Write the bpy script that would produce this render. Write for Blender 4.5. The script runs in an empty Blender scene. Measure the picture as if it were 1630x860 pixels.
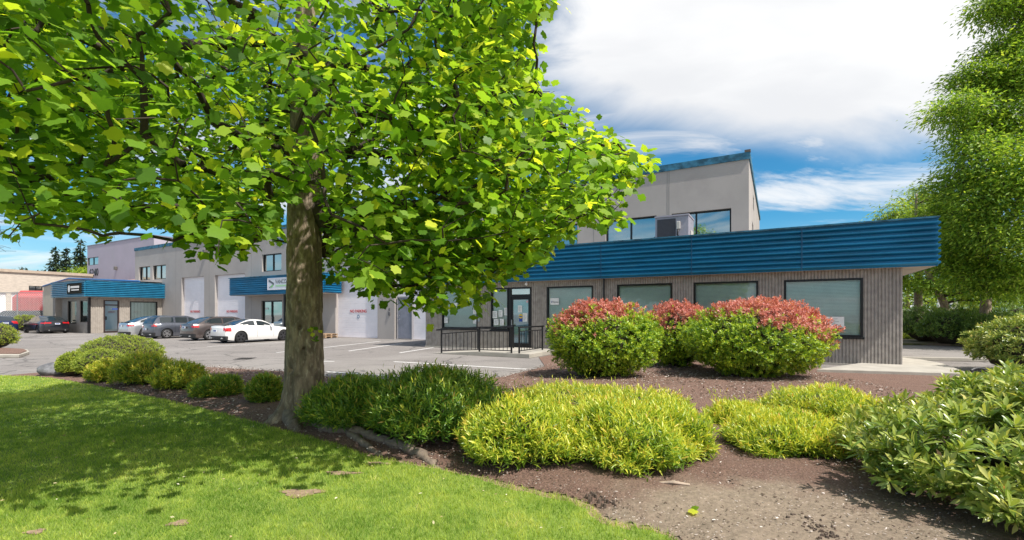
import bpy, bmesh, math, random
import numpy as np
from mathutils import Vector, Matrix
from mathutils.geometry import tessellate_polygon
scene = bpy.context.scene
COL = scene.collection
R = math.radians
# ---------------------------------------------------------------- camera, light, exposure
cd = bpy.data.cameras.new('camera'); cam = bpy.data.objects.new('camera', cd); COL.objects.link(cam)
cam.location = (0, 0, 1.6); cam.rotation_euler = (R(90), 0, 0)
cd.sensor_width = 36; cd.lens = 750/1630*36; cd.shift_y = 70/1630; cd.clip_start = .05; cd.clip_end = 3000
scene.camera = cam
scene.view_settings.view_transform = 'Standard'; scene.view_settings.look = 'None'
scene.view_settings.gamma = 1; scene.view_settings.use_curve_mapping = False
scene.view_settings.exposure = 1.02
SUN_EL = 58.0
saz = Vector((.78, -.626, 0)).normalized()
SUN = Vector((saz.x*math.cos(R(SUN_EL)), saz.y*math.cos(R(SUN_EL)), math.sin(R(SUN_EL))))
sl = bpy.data.lights.new('sun', 'SUN'); sl.energy = 3.1; sl.angle = R(.55); sl.color = (1, .95, .87)
so = bpy.data.objects.new('sun', sl); COL.objects.link(so); so.rotation_euler = SUN.to_track_quat('Z', 'Y').to_euler()
so.location = (20, -20, 40)

class NT:
    """small helper for node trees"""
    def __init__(s, tree): s.t = tree; s.n = tree.nodes; s.l = tree.links
    def node(s, typ, **kw):
        n = s.n.new(typ)
        for k, v in kw.items(): setattr(n, k, v)
        return n
    def link(s, a, b): s.l.new(a, b)
    def put(s, sock, v):
        if isinstance(v, bpy.types.NodeSocket): s.l.new(v, sock)
        else: sock.default_value = v
    def math(s, op, a, b=0.0, c=0.0, clamp=False):
        n = s.n.new('ShaderNodeMath'); n.operation = op; n.use_clamp = clamp
        s.put(n.inputs[0], a); s.put(n.inputs[1], b); s.put(n.inputs[2], c)
        return n.outputs[0]
    def smooth(s, v, a, b):
        n = s.n.new('ShaderNodeMapRange'); n.interpolation_type = 'SMOOTHSTEP'
        s.put(n.inputs['Value'], v); n.inputs['From Min'].default_value = a; n.inputs['From Max'].default_value = b
        return n.outputs['Result']
    def mix(s, f, a, b, typ='MIX'):
        n = s.n.new('ShaderNodeMix'); n.data_type = 'RGBA'; n.blend_type = typ
        s.put(n.inputs['Factor'], f)
        for i, v in ((6, a), (7, b)):
            if isinstance(v, (tuple, list)): v = (*v[:3], 1)
            s.put(n.inputs[i], v)
        return n.outputs[2]
    def noise(s, vec, scale, detail=4, rough=.55, dist=0.0):
        n = s.n.new('ShaderNodeTexNoise'); n.inputs['Scale'].default_value = scale
        n.inputs['Detail'].default_value = detail; n.inputs['Roughness'].default_value = rough
        n.inputs['Distortion'].default_value = dist
        if vec is not None: s.put(n.inputs['Vector'], vec)
        return n.outputs['Fac']
    def mapping(s, vec, scale=(1, 1, 1), rot=(0, 0, 0), loc=(0, 0, 0)):
        n = s.n.new('ShaderNodeMapping'); s.put(n.inputs['Vector'], vec)
        n.inputs['Scale'].default_value = scale; n.inputs['Rotation'].default_value = rot; n.inputs['Location'].default_value = loc
        return n.outputs[0]

# world: physical sky with thin white cloud laid out in sky directions
w = bpy.data.worlds.new('World'); scene.world = w; w.use_nodes = True
W_ = NT(w.node_tree); W_.n.clear()
out = W_.node('ShaderNodeOutputWorld'); bg = W_.node('ShaderNodeBackground'); W_.link(bg.outputs[0], out.inputs[0])
sky = W_.node('ShaderNodeTexSky', sky_type='NISHITA'); sky.sun_disc = False
sky.sun_elevation = R(SUN_EL); sky.sun_rotation = math.atan2(SUN.x, SUN.y)
sky.air_density = 1.0; sky.dust_density = .3; sky.ozone_density = 3.0
tc = W_.node('ShaderNodeTexCoord'); sep = W_.node('ShaderNodeSeparateXYZ'); W_.link(tc.outputs['Generated'], sep.inputs[0])
dx, dy, dz = sep.outputs
zc = W_.math('MAXIMUM', dz, 0.0)
den = W_.math('ADD', zc, .12)
cmb = W_.node('ShaderNodeCombineXYZ')
W_.link(W_.math('DIVIDE', dx, den), cmb.inputs[0]); W_.link(W_.math('DIVIDE', dy, den), cmb.inputs[1])
cp = cmb.outputs[0]
n1 = W_.noise(W_.mapping(cp, (.55, .8, 1), (0, 0, R(18))), 1.0, 8, .55, .6)
n2 = W_.noise(W_.mapping(cp, (.65, 1.35, 1), (0, 0, R(-24)), (3, 1, 0)), 1.5, 10, .60, .8)
el = W_.math('ARCSINE', dz)                      # radians
az = W_.math('ARCTAN2', dx, dy)
# big bright cloud: high in the sky to the right
rim = W_.math('ADD', .385, W_.math('MULTIPLY', W_.math('SUBTRACT', az, .25), -.30))
big = W_.smooth(W_.math('ADD', W_.math('SUBTRACT', el, rim), W_.math('MULTIPLY', W_.math('SUBTRACT', n1, .5), .42)), -.045, .075)
right = W_.smooth(W_.math('ADD', az, W_.math('MULTIPLY', W_.math('SUBTRACT', n2, .5), .5)), -.10, .12)
big = W_.math('MULTIPLY', big, right)
wisp = W_.math('MULTIPLY', W_.smooth(n2, .41, .70), .85)
high = W_.math('MULTIPLY', W_.smooth(n1, .52, .70), W_.smooth(el, .45, .8))
low = W_.math('MULTIPLY', W_.math('SUBTRACT', 1.0, W_.smooth(el, .02, .20)), W_.math('ADD', .35, W_.math('MULTIPLY', W_.smooth(n2, .38, .62), .6)))
cl = W_.math('MAXIMUM', W_.math('MAXIMUM', big, wisp), W_.math('MAXIMUM', high, low), clamp=True)
cl = W_.math('MINIMUM', cl, .97)
skyc = W_.mix(1.0, sky.outputs[0], (.125, .365, .44), 'MULTIPLY')
shade = W_.noise(W_.mapping(cp, (.8, 1.6, 1), (0, 0, R(20)), (7, 2, 0)), 1.3, 6, .5, .4)
cc = W_.mix(W_.smooth(shade, .35, .68), (2.95, 2.98, 3.05), (3.6, 3.6, 3.58))
W_.link(W_.mix(cl, skyc, cc), bg.inputs['Color']); bg.inputs['Strength'].default_value = .15

# ---------------------------------------------------------------- frame of the buildings and measuring helpers
CX, SX = .8726, .4884
ROT = -math.atan2(SX, CX)
def Wp(a, b, z=0.0): return Vector((a*CX + b*SX, -a*SX + b*CX, z))
def K(px): return (px-815)/750
def Yb(px, b): return b/(CX + SX*K(px))
def PA(px, b): return Yb(px, b)*(CX*K(px) - SX)
def Ya(px, a): return a/(CX*K(px) - SX)
def PB(px, a): return Ya(px, a)*(SX*K(px) + CX)
def Zb(px, py, b): return 1.6 + (500-py)/750*Yb(px, b)
def Za(px, py, a): return 1.6 + (500-py)/750*Ya(px, a)
def G(px, py):
    Y = 1200/(py-500); return Vector((K(px)*Y, Y, 0))
def at(px, py, Y): return Vector((K(px)*Y, Y, 1.6 + (500-py)/750*Y))

# ---------------------------------------------------------------- object helpers
def tag(o, label=None, cat=None, group=None, kind=None):
    if label: o['label'] = label
    if cat: o['category'] = cat
    if group: o['group'] = group
    if kind: o['kind'] = kind
    return o
def thing(name, label, cat, loc=(0, 0, 0), rz=0.0, group=None):
    o = bpy.data.objects.new(name, None); COL.objects.link(o); o.empty_display_size = .3
    o.location = loc; o.rotation_euler = (0, 0, rz)
    return tag(o, label, cat, group)
def link(o, parent=None):
    COL.objects.link(o)
    if parent is not None: o.parent = parent
    return o
def copy_tree(o, parent=None):
    c = o.copy(); COL.objects.link(c); c.parent = parent
    for ch in list(o.children): copy_tree(ch, c)
    return c
class MB:
    def __init__(s, off=(0, 0, 0)): s.v = []; s.f = []; s.o = off
    def vert(s, p): s.v.append((p[0]-s.o[0], p[1]-s.o[1], p[2]-s.o[2])); return len(s.v)-1
    def poly(s, pts): s.f.append([s.vert(p) for p in pts])
    def box(s, x0, x1, y0, y1, z0, z1):
        i = [s.vert((x, y, z)) for z in (z0, z1) for y in (y0, y1) for x in (x0, x1)]
        for q in ((0, 2, 3, 1), (4, 5, 7, 6), (0, 1, 5, 4), (1, 3, 7, 5), (3, 2, 6, 7), (2, 0, 4, 6)): s.f.append([i[k] for k in q])
    def prism(s, pts, z0, z1):
        n = len(pts); lo = [s.vert((p[0], p[1], z0)) for p in pts]; hi = [s.vert((p[0], p[1], z1)) for p in pts]
        s.f.append(lo[::-1]); s.f.append(hi)
        for k in range(n): s.f.append([lo[k], lo[(k+1) % n], hi[(k+1) % n], hi[k]])
    def grid(s, rows, closed=False):
        idx = [[s.vert(p) for p in r] for r in rows]
        for i in range(len(rows)-1):
            m = len(rows[i])
            for j in range(m if closed else m-1):
                s.f.append([idx[i][j], idx[i][(j+1) % m], idx[i+1][(j+1) % m], idx[i+1][j]])
        return idx
    def tube(s, pts, rad, n=8, cap=True):
        pts = [Vector(p) for p in pts]
        if not isinstance(rad, (list, tuple)): rad = [rad]*len(pts)
        rings = []; ref = Vector((0, 0, 1))
        u = None
        for i, p in enumerate(pts):
            d = (pts[min(i+1, len(pts)-1)] - pts[max(i-1, 0)])
            if d.length < 1e-9: d = Vector((0, 0, 1))
            d.normalize()
            if u is None:
                u = d.cross(ref if abs(d.z) < .9 else Vector((1, 0, 0)))
            else: u = u - d*u.dot(d)
            if u.length < 1e-6: u = d.orthogonal()
            u.normalize(); v = d.cross(u)
            rings.append([p + (u*math.cos(2*math.pi*k/n) + v*math.sin(2*math.pi*k/n))*rad[i] for k in range(n)])
        idx = s.grid(rings, True)
        if cap: s.f.append(idx[0][::-1]); s.f.append(idx[-1])
    def disc(s, c, r, axis=1, n=24):
        pts = []
        for k in range(n):
            a = 2*math.pi*k/n; p = [math.cos(a)*r, math.sin(a)*r]; p.insert(axis, 0); pts.append((c[0]+p[0], c[1]+p[1], c[2]+p[2]))
        s.poly(pts)
    def build(s, name, mat, parent=None, smooth=False, bevel=0, loc=None, fix=True):
        me = bpy.data.meshes.new(name); me.from_pydata(s.v, [], s.f)
        if fix:
            bm = bmesh.new(); bm.from_mesh(me); bmesh.ops.recalc_face_normals(bm, faces=bm.faces); bm.to_mesh(me); bm.free()
        if smooth: me.polygons.foreach_set('use_smooth', [True]*len(me.polygons))
        if mat: me.materials.append(mat)
        o = bpy.data.objects.new(name, me); link(o, parent)
        if loc is not None: o.location = loc
        if bevel:
            m = o.modifiers.new('bevel', 'BEVEL'); m.width = bevel; m.segments = 2; m.limit_method = 'ANGLE'; m.angle_limit = R(40)
        return o
def islands(mb):
    par = list(range(len(mb.v)))
    def find(i):
        while par[i] != i: par[i] = par[par[i]]; i = par[i]
        return i
    key = {}
    for i, v in enumerate(mb.v):
        k = tuple(round(c, 4) for c in v)
        if k in key: par[find(i)] = find(key[k])
        else: key[k] = i
    for f in mb.f:
        r0 = find(f[0])
        for k in f[1:]: par[find(k)] = r0
    g = {}
    for f in mb.f: g.setdefault(find(f[0]), []).append(f)
    return list(g.values())
def build_parts(mb, name, mat_, parent, **kw):
    """one object per separate piece"""
    out_ = []
    for fs in islands(mb):
        m = MB(); mp = {}
        for f in fs:
            for k in f:
                if k not in mp: mp[k] = len(m.v); m.v.append(mb.v[k])
            m.f.append([mp[k] for k in f])
        out_.append(m.build(name, mat_, parent, **kw))
    return out_
def np_mesh(name, verts, loops, sizes, mat, parent=None, attrs=None, smooth=True):
    me = bpy.data.meshes.new(name)
    me.vertices.add(len(verts)); me.vertices.foreach_set('co', np.asarray(verts, np.float32).ravel())
    me.loops.add(len(loops)); me.loops.foreach_set('vertex_index', np.asarray(loops, np.int32))
    me.polygons.add(len(sizes))
    starts = np.concatenate([[0], np.cumsum(sizes)[:-1]]).astype(np.int32)
    me.polygons.foreach_set('loop_start', starts)
    try: me.polygons.foreach_set('loop_total', np.asarray(sizes, np.int32))
    except Exception: pass
    me.update(calc_edges=True)
    me.polygons.foreach_set('use_smooth', np.full(len(sizes), smooth))
    for k, a in (attrs or {}).items():
        at_ = me.attributes.new(k, 'FLOAT', 'POINT'); at_.data.foreach_set('value', np.asarray(a, np.float32))
    me.materials.append(mat)
    o = bpy.data.objects.new(name, me); link(o, parent)
    return o
def norm(a): return a/np.maximum(np.linalg.norm(a, axis=-1, keepdims=True), 1e-9)
def scatter(name, tm, P, F, N, S, rnd, mat, parent=None, smooth=True):
    """one mesh of many leaves: template tm laid at P, pointing along F, face towards N"""
    tv = np.array(tm[0], float); F = norm(F); X = norm(np.cross(F, N)); Z = np.cross(X, F)
    S = np.asarray(S)[:, None, None]
    V = P[:, None, :] + S*(tv[None, :, 0:1]*X[:, None, :] + tv[None, :, 1:2]*F[:, None, :] + tv[None, :, 2:3]*Z[:, None, :])
    n, k = len(P), len(tv)
    fl = np.concatenate([np.array(f) for f in tm[1]]); fs = np.array([len(f) for f in tm[1]])
    loops = (fl[None, :] + (np.arange(n)*k)[:, None]).ravel(); sizes = np.tile(fs, n)
    return np_mesh(name, V.reshape(-1, 3), loops, sizes, mat, parent, {'rnd': np.repeat(rnd, k)}, smooth)

# leaf templates (unit length along +Y)
LANCE = ([(0, 0, 0), (.085, .32, .03), (0, .36, -.01), (-.085, .32, .03), (.075, .66, .0), (0, .69, -.05), (-.075, .66, .0), (0, 1, -.14)],
         [(0, 1, 2), (0, 2, 3), (1, 4, 5, 2), (2, 5, 6, 3), (4, 7, 5), (5, 7, 6)])
OBL = ([(0, 0, 0), (.10, .3, .03), (0, .34, -.015), (-.10, .3, .03), (.135, .68, .015), (0, .7, -.045), (-.135, .68, .015), (0, 1, -.12)], LANCE[1])
OVAL = ([(x*1.35, y, z) for x, y, z in OBL[0]], LANCE[1])
SMALL = ([(0, 0, 0), (.24, .45, .05), (0, 1, -.03), (-.24, .45, .05)], [(0, 1, 2), (0, 2, 3)])
_h = [(.0, .0), (.20, -.07), (.50, .02), (.43, .28), (.56, .46), (.42, .62), (.34, .93), (.12, .86)]
_tv = [(0, .40, .0)] + [(x, y, .30*x - .55*x*x - .32*max(0, y-.3)**2) for x, y in _h] + [(0, .83, -.10)] + [(-x, y, .26*x - .62*x*x - .32*max(0, y-.3)**2) for x, y in _h[:0:-1]]
_m = len(_tv)-1
TULIP = (_tv, [(0, 1+i, 1+(i+1) % _m) for i in range(_m)])

# ---------------------------------------------------------------- materials
MATS = {}
def mat(name, base=(.5, .5, .5), rough=.6, metal=0.0, var=0.0, vscale=3.0, bump=0.0, bscale=30.0, spec=.5, coat=0.0, stretch=(1, 1, 1), dirt_lit=None, dscale=1.2, dlo=.5, dhi=.75):
    if name in MATS: return MATS[name]
    m = bpy.data.materials.new(name); m.use_nodes = True; t = NT(m.node_tree)
    b = m.node_tree.nodes['Principled BSDF']
    b.inputs['Roughness'].default_value = rough; b.inputs['Metallic'].default_value = metal
    b.inputs['Specular IOR Level'].default_value = spec; b.inputs['Coat Weight'].default_value = coat
    co = t.node('ShaderNodeTexCoord').outputs['Object']; co = t.mapping(co, stretch)
    c = None
    if var:
        f = t.noise(co, vscale, 5, .6)
        c = t.mix(t.smooth(f, .3, .7), tuple(x*(1-var) for x in base), tuple(min(1, x*(1+var)) for x in base))
    if dirt_lit:
        c = t.mix(t.smooth(t.noise(co, dscale, 6, .62, .3), dlo, dhi), c if c is not None else base, dirt_lit)
    if c is None: b.inputs['Base Color'].default_value = (*base, 1)
    else: t.link(c, b.inputs['Base Color'])
    if bump:
        bn = t.node('ShaderNodeBump'); bn.inputs['Strength'].default_value = bump; bn.inputs['Distance'].default_value = .02
        t.link(t.noise(co, bscale, 6, .6), bn.inputs['Height']); t.link(bn.outputs[0], b.inputs['Normal'])
    MATS[name] = m; return m
def leaf_mat(name, stops, rough=.42, trans=.35, tcol=1.6, spec=.5):
    m = bpy.data.materials.new(name); m.use_nodes = True; t = NT(m.node_tree)
    b = m.node_tree.nodes['Principled BSDF']; o = m.node_tree.nodes['Material Output']
    a = t.node('ShaderNodeAttribute', attribute_name='rnd')
    r = t.node('ShaderNodeValToRGB'); e = r.color_ramp.elements
    while len(e) < len(stops): e.new(.5)
    for i, (p, c) in enumerate(stops): e[i].position = p; e[i].color = (*c, 1)
    t.link(a.outputs['Fac'], r.inputs[0])
    t.link(r.outputs[0], b.inputs['Base Color']); b.inputs['Roughness'].default_value = rough; b.inputs['Specular IOR Level'].default_value = spec
    tr = t.node('ShaderNodeBsdfTranslucent')
    t.link(t.mix(1.0, r.outputs[0], (tcol*1.15, tcol*1.1, tcol*.55), 'MULTIPLY'), tr.inputs[0])
    mx = t.node('ShaderNodeMixShader'); mx.inputs[0].default_value = trans
    t.link(b.outputs[0], mx.inputs[1]); t.link(tr.outputs[0], mx.inputs[2]); t.link(mx.outputs[0], o.inputs[0])
    return m
def glass_mat(name, tint, refl=.25, rough=.03):
    m = bpy.data.materials.new(name); m.use_nodes = True; t = NT(m.node_tree)
    t.n.clear(); o = t.node('ShaderNodeOutputMaterial')
    tr = t.node('ShaderNodeBsdfTransparent'); tr.inputs[0].default_value = (*tint, 1)
    gl = t.node('ShaderNodeBsdfGlossy'); gl.inputs['Roughness'].default_value = rough; gl.inputs[0].default_value = (.9, 1, 1, 1)
    fr = t.node('ShaderNodeFresnel'); fr.inputs[0].default_value = 1.5
    mx = t.node('ShaderNodeMixShader'); t.link(t.math('ADD', fr.outputs[0], refl, clamp=True), mx.inputs[0])
    t.link(tr.outputs[0], mx.inputs[1]); t.link(gl.outputs[0], mx.inputs[2]); t.link(mx.outputs[0], o.inputs[0])
    MATS[name] = m; return m
GLASS = glass_mat('window_glass', (.90, .99, .98), .05)
GLASS_UP = glass_mat('upper_window_glass', (.30, .55, .55), .42)
CARGLASS = glass_mat('car_glass', (.10, .13, .14), .10)
DARKFRAME = mat('dark_bronze_frame', (.018, .017, .018), .35, .4)
BLIND = mat('blind_slats', (.86, .88, .84), .6, var=.05)
BLUE = mat('blue_metal', (.007, .155, .31), .42, 0, var=.24, vscale=1.1, spec=.35, stretch=(.5, 1, 3), dirt_lit=(.03, .19, .33), dlo=.56, dhi=.8)
BLUELIGHT = mat('paler_blue_metal', (.02, .21, .36), .36, var=.15, vscale=2, spec=.6)  # paler, glossier blue for the corner office fascia
BLUECAP = mat('blue_cap_flashing', (.035, .14, .22), .55, var=.5, vscale=3, spec=.3)
CONC = mat('painted_concrete', (.40, .365, .345), .85, var=.06, vscale=.6, bump=.15, bscale=18, dirt_lit=(.355, .32, .305), dscale=.5)
CONCL = mat('painted_concrete_left', (.35, .335, .325), .85, var=.06, vscale=.6, bump=.15, bscale=18, dirt_lit=(.30, .285, .28), dscale=.5)
LAV = mat('lavender_paint', (.41, .37, .44), .85, var=.04, vscale=.5, dirt_lit=(.39, .365, .42), dscale=.35)
RIB = mat('fluted_concrete', (.36, .325, .295), .9, var=.16, vscale=5, bump=.5, bscale=60)
RIBL = mat('fluted_concrete_light', (.36, .32, .28), .9, var=.1, vscale=4, bump=.4, bscale=60)
SOFFIT = mat('soffit_boards', (.5, .44, .38), .8, var=.1, vscale=2)
WHITEDOOR = mat('white_door_panel', (.84, .80, .84), .55, var=.04, vscale=1.5, dirt_lit=(.72, .69, .73), dscale=2.5, dlo=.55, dhi=.9)
GREYDOOR = mat('grey_steel_door', (.21, .22, .27), .5, var=.15, vscale=2.5)
BLACK = mat('black_metal', (.012, .012, .014), .4, .3)
GALV = mat('galvanised_metal', (.36, .37, .38), .45, .6)
SLAB = mat('sidewalk_concrete', (.40, .37, .32), .9, var=.12, vscale=2, bump=.3, bscale=40)
PAPER = mat('paper', (.82, .82, .80), .8)
WHITEP = mat('white_paint', (.8, .78, .76), .7, var=.12, vscale=9)
INK = mat('grey_ink', (.12, .14, .16), .7)
RED = mat('red_ink', (.5, .03, .04), .6)
SIGNBLUE = mat('blue_ink', (.02, .07, .35), .6)
YELLOW = mat('yellow_ink', (.8, .55, .02), .6)
GREENINK = mat('green_ink', (.25, .62, .22), .6)
ROOFM = mat('roof_membrane', (.3, .3, .3), .9, var=.1)
BRICKB = mat('beige_block', (.56, .49, .42), .9, var=.12, vscale=2.5, bump=.4, bscale=8, stretch=(1, 1, 3))
TEXTC = {}
def text(s, name, size, mat_, parent, loc, rot, depth=.004, sx=1.0, bold=0.0, align='LEFT'):
    cu = bpy.data.curves.new(name, 'FONT'); cu.body = s; cu.size = size; cu.extrude = depth; cu.align_x = align; cu.offset = bold
    ob = bpy.data.objects.new(name, cu); COL.objects.link(ob)
    dg = bpy.context.evaluated_depsgraph_get(); me = bpy.data.meshes.new_from_object(ob.evaluated_get(dg))
    bpy.data.objects.remove(ob); me.name = name
    me.materials.clear(); me.materials.append(mat_)
    o = bpy.data.objects.new(name, me); link(o, parent); o.location = loc; o.rotation_euler = rot; o.scale = (sx, 1, 1)
    return o
# ================================================================ ground
def bed_noise(t, co): return None
def ground_mat():
    m = bpy.data.materials.new('asphalt'); m.use_nodes = True; t = NT(m.node_tree); b = t.n['Principled BSDF']
    co = t.node('ShaderNodeTexCoord').outputs['Object']
    fine = t.noise(co, 90, 3, .8); mid = t.noise(co, 14, 4, .6); big = t.noise(co, .22, 5, .6, .5)
    c = t.mix(t.smooth(fine, .3, .75), (.125, .112, .105), (.32, .29, .27))
    c = t.mix(t.math('MULTIPLY', t.smooth(big, .42, .62), .35), c, (.33, .305, .285))
    st = t.noise(t.mapping(co, (.5, 1.4, 1), (0, 0, .5)), .9, 6, .65, .6)
    c = t.mix(t.math('MULTIPLY', t.smooth(st, .55, .70), .6), c, (.12, .11, .105))
    v = t.node('ShaderNodeTexVoronoi', feature='DISTANCE_TO_EDGE'); v.inputs['Scale'].default_value = .22
    wv = t.node('ShaderNodeVectorMath', operation='ADD'); t.link(co, wv.inputs[0])
    ns = t.node('ShaderNodeTexNoise'); ns.inputs['Scale'].default_value = 1.2; ns.inputs['Detail'].default_value = 5; t.link(co, ns.inputs['Vector'])
    t.link(ns.outputs['Color'], wv.inputs[1]); t.link(wv.outputs[0], v.inputs['Vector'])
    crack = t.math('SUBTRACT', 1.0, t.smooth(v.outputs['Distance'], .002, .011))
    c = t.mix(t.math('MULTIPLY', crack, .75), c, (.07, .065, .06))
    t.link(c, b.inputs['Base Color']); b.inputs['Roughness'].default_value = .88
    bn = t.node('ShaderNodeBump'); bn.inputs['Strength'].default_value = .4; bn.inputs['Distance'].default_value = .01
    t.link(t.math('ADD', fine, mid), bn.inputs['Height']); t.link(bn.outputs[0], b.inputs['Normal'])
    return m
ASPH = ground_mat()
g = MB(); S_ = 700
g.poly([(-S_, -S_, -.004), (S_, -S_, -.004), (S_, S_, -.004), (-S_, S_, -.004)])
tag(g.build('ground', ASPH), kind='structure')

# lawn and planting bed outlines measured on the ground
EDGE = [(-420, 588), (-150, 592), (0, 599), (70, 602), (150, 615), (270, 640), (400, 672), (440, 685), (520, 705), (600, 731), (720, 754), (850, 785), (930, 806), (962, 832), (1010, 842), (1070, 862)]
EG = [G(*p) for p in EDGE] + [Vector((1.2, 2.6, 0)), Vector((1.6, 1.2, 0)), Vector((2.0, -3, 0))]
def smooth_line(pts, n=6):
    out = []
    P = [pts[0]] + list(pts) + [pts[-1]]
    for i in range(1, len(P)-2):
        for k in range(n):
            t = k/n; a, b, c, d = P[i-1], P[i], P[i+1], P[i+2]
            out.append(.5*((2*b) + (c-a)*t + (2*a-5*b+4*c-d)*t*t + (3*b-a-3*c+d)*t**3))
    out.append(P[-2]); return out
ELINE = smooth_line(EG)
rnd = random.Random(4)
ELINE = [p + Vector((rnd.uniform(-.015, .015), rnd.uniform(-.015, .015), 0)) for p in ELINE]
def inside(poly, X, Y):
    """numpy point-in-polygon"""
    r = np.zeros(X.shape, bool); n = len(poly); j = n-1
    for i in range(n):
        xi, yi = poly[i][0], poly[i][1]; xj, yj = poly[j][0], poly[j][1]
        c = ((yi > Y) != (yj > Y)) & (X < (xj-xi)*(Y-yi)/((yj-yi) if yj != yi else 1e-9)+xi)
        r ^= c; j = i
    return r
LAWN = [(p.x, p.y) for p in ELINE] + [(-14, -3), (-26, 2)]
def sheet(name, poly, z, m, edge=.05, res=None, relief=0.0, seed=1, kind='structure'):
    tri = tessellate_polygon([[Vector((x, y, 0)) for x, y in poly]])
    me = bpy.data.meshes.new(name); me.from_pydata([(x, y, z) for x, y in poly], [], [list(t) for t in tri])
    bm = bmesh.new(); bm.from_mesh(me)
    for f in bm.faces:
        f.normal_update()
        if f.normal.z < 0: f.normal_flip()
    bm.to_mesh(me); bm.free(); me.materials.append(m)
    o = bpy.data.objects.new(name, me); link(o); tag(o, kind=kind); return o
def dist_line(X, Y, line):
    d = np.full(X.shape, 1e9)
    for p, q in zip(line[:-1], line[1:]):
        ax, ay, bx, by = p[0], p[1], q[0], q[1]; L = (bx-ax)**2+(by-ay)**2 + 1e-12
        t = np.clip(((X-ax)*(bx-ax)+(Y-ay)*(by-ay))/L, 0, 1)
        d = np.minimum(d, np.hypot(X-ax-t*(bx-ax), Y-ay-t*(by-ay)))
    return d
def lawn_mat():
    m = bpy.data.materials.new('turf'); m.use_nodes = True; t = NT(m.node_tree); b = t.n['Principled BSDF']
    co = t.node('ShaderNodeTexCoord').outputs['Object']
    c = t.mix(t.smooth(t.noise(co, 60, 4, .7), .3, .7), (.12, .18, .03), (.22, .30, .05))
    c = t.mix(t.math('MULTIPLY', t.smooth(t.noise(co, 1.1, 5, .6), .5, .75), .5), c, (.14, .15, .04))
    t.link(c, b.inputs['Base Color']); b.inputs['Roughness'].default_value = .95
    return m
PATCH = [(G(480, 789), .17, .09), (G(545, 757), .16, .05), (G(600, 742), .12, .05), (G(285, 838), .07, .05), (G(56, 852), .06, .04)]
sheet('lawn', LAWN, .02, lawn_mat())
# planting bed sheet with small relief
BED = [(p.x, p.y) for p in ELINE[6*2:]] + [(14, -3)] + [(16, 9)] + [tuple(G(1560, 600))[:2], tuple(G(1320, 591))[:2]] + \
      [tuple(Wp(PA(1290, 17.86), 17.86))[:2], tuple(Wp(-7.6, 17.86))[:2], tuple(Wp(-7.6, 15.6))[:2], tuple(G(868, 584))[:2], tuple(G(795, 602))[:2], tuple(G(650, 612))[:2], tuple(G(520, 600))[:2], tuple(G(450, 592))[:2], tuple(G(300, 583))[:2], tuple(G(130, 584))[:2], tuple(G(70, 593))[:2]]
def soil_mat():
    m = bpy.data.materials.new('mulch_soil'); m.use_nodes = True; t = NT(m.node_tree); b = t.n['Principled BSDF']
    co = t.node('ShaderNodeTexCoord').outputs['Object']
    f = t.noise(co, 55, 6, .75); f2 = t.noise(co, 7, 5, .65)
    c = t.mix(t.smooth(f, .3, .72), (.08, .045, .033), (.34, .205, .155))
    # bare packed earth near the lawn's end, with its own ragged shape
    se = t.node('ShaderNodeSeparateXYZ'); t.link(co, se.inputs[0])
    d = t.math('SQRT', t.math('ADD', t.math('POWER', t.math('MULTIPLY', t.math('SUBTRACT', se.outputs[0], 1.95), .62), 2.0), t.math('POWER', t.math('SUBTRACT', se.outputs[1], 3.4), 2.0)))
    d = t.math('ADD', d, t.math('MULTIPLY', t.math('SUBTRACT', t.noise(co, 2.2, 6, .6), .5), 1.5))
    bare = t.math('SUBTRACT', 1.0, t.smooth(d, .55, 1.25))
    c2 = t.mix(t.smooth(t.noise(co, 24, 6, .7), .25, .75), (.15, .115, .082), (.27, .21, .155))
    c = t.mix(bare, c, c2)
    ch = t.node('ShaderNodeTexVoronoi'); ch.inputs['Scale'].default_value = 42; t.link(co, ch.inputs['Vector'])
    cs = t.node('ShaderNodeSeparateColor'); t.link(ch.outputs['Color'], cs.inputs[0])
    chip = t.math('MULTIPLY', t.smooth(cs.outputs[0], .86, .9), t.math('SUBTRACT', 1.0, t.smooth(ch.outputs['Distance'], .25, .36)))
    c = t.mix(t.math('MULTIPLY', chip, .8), c, (.42, .34, .30))
    t.link(c, b.inputs['Base Color']); b.inputs['Roughness'].default_value = .95
    bn = t.node('ShaderNodeBump'); bn.inputs['Strength'].default_value = 1; bn.inputs['Distance'].default_value = .03
    t.link(t.math('ADD', t.math('MULTIPLY', f, t.math('SUBTRACT', 1.15, bare)), t.math('MULTIPLY', f2, 1.2)), bn.inputs['Height']); t.link(bn.outputs[0], b.inputs['Normal'])
    return m
SOIL = soil_mat()
bxs = np.arange(-16, 16, .12); bys = np.arange(-3, 24, .12)
sheet('planting_bed', BED, .012, SOIL)

def vnoise(x, y, s, seed=0):
    """cheap smooth value noise"""
    x = x/s; y = y/s; xi = np.floor(x); yi = np.floor(y); fx = x-xi; fy = y-yi
    fx = fx*fx*(3-2*fx); fy = fy*fy*(3-2*fy)
    def h(i, j): return np.mod(np.sin(i*127.1 + j*311.7 + seed*74.7)*43758.5453, 1.0)
    return (h(xi, yi)*(1-fx)+h(xi+1, yi)*fx)*(1-fy) + (h(xi, yi+1)*(1-fx)+h(xi+1, yi+1)*fx)*fy
rng = np.random.default_rng(11)
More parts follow.
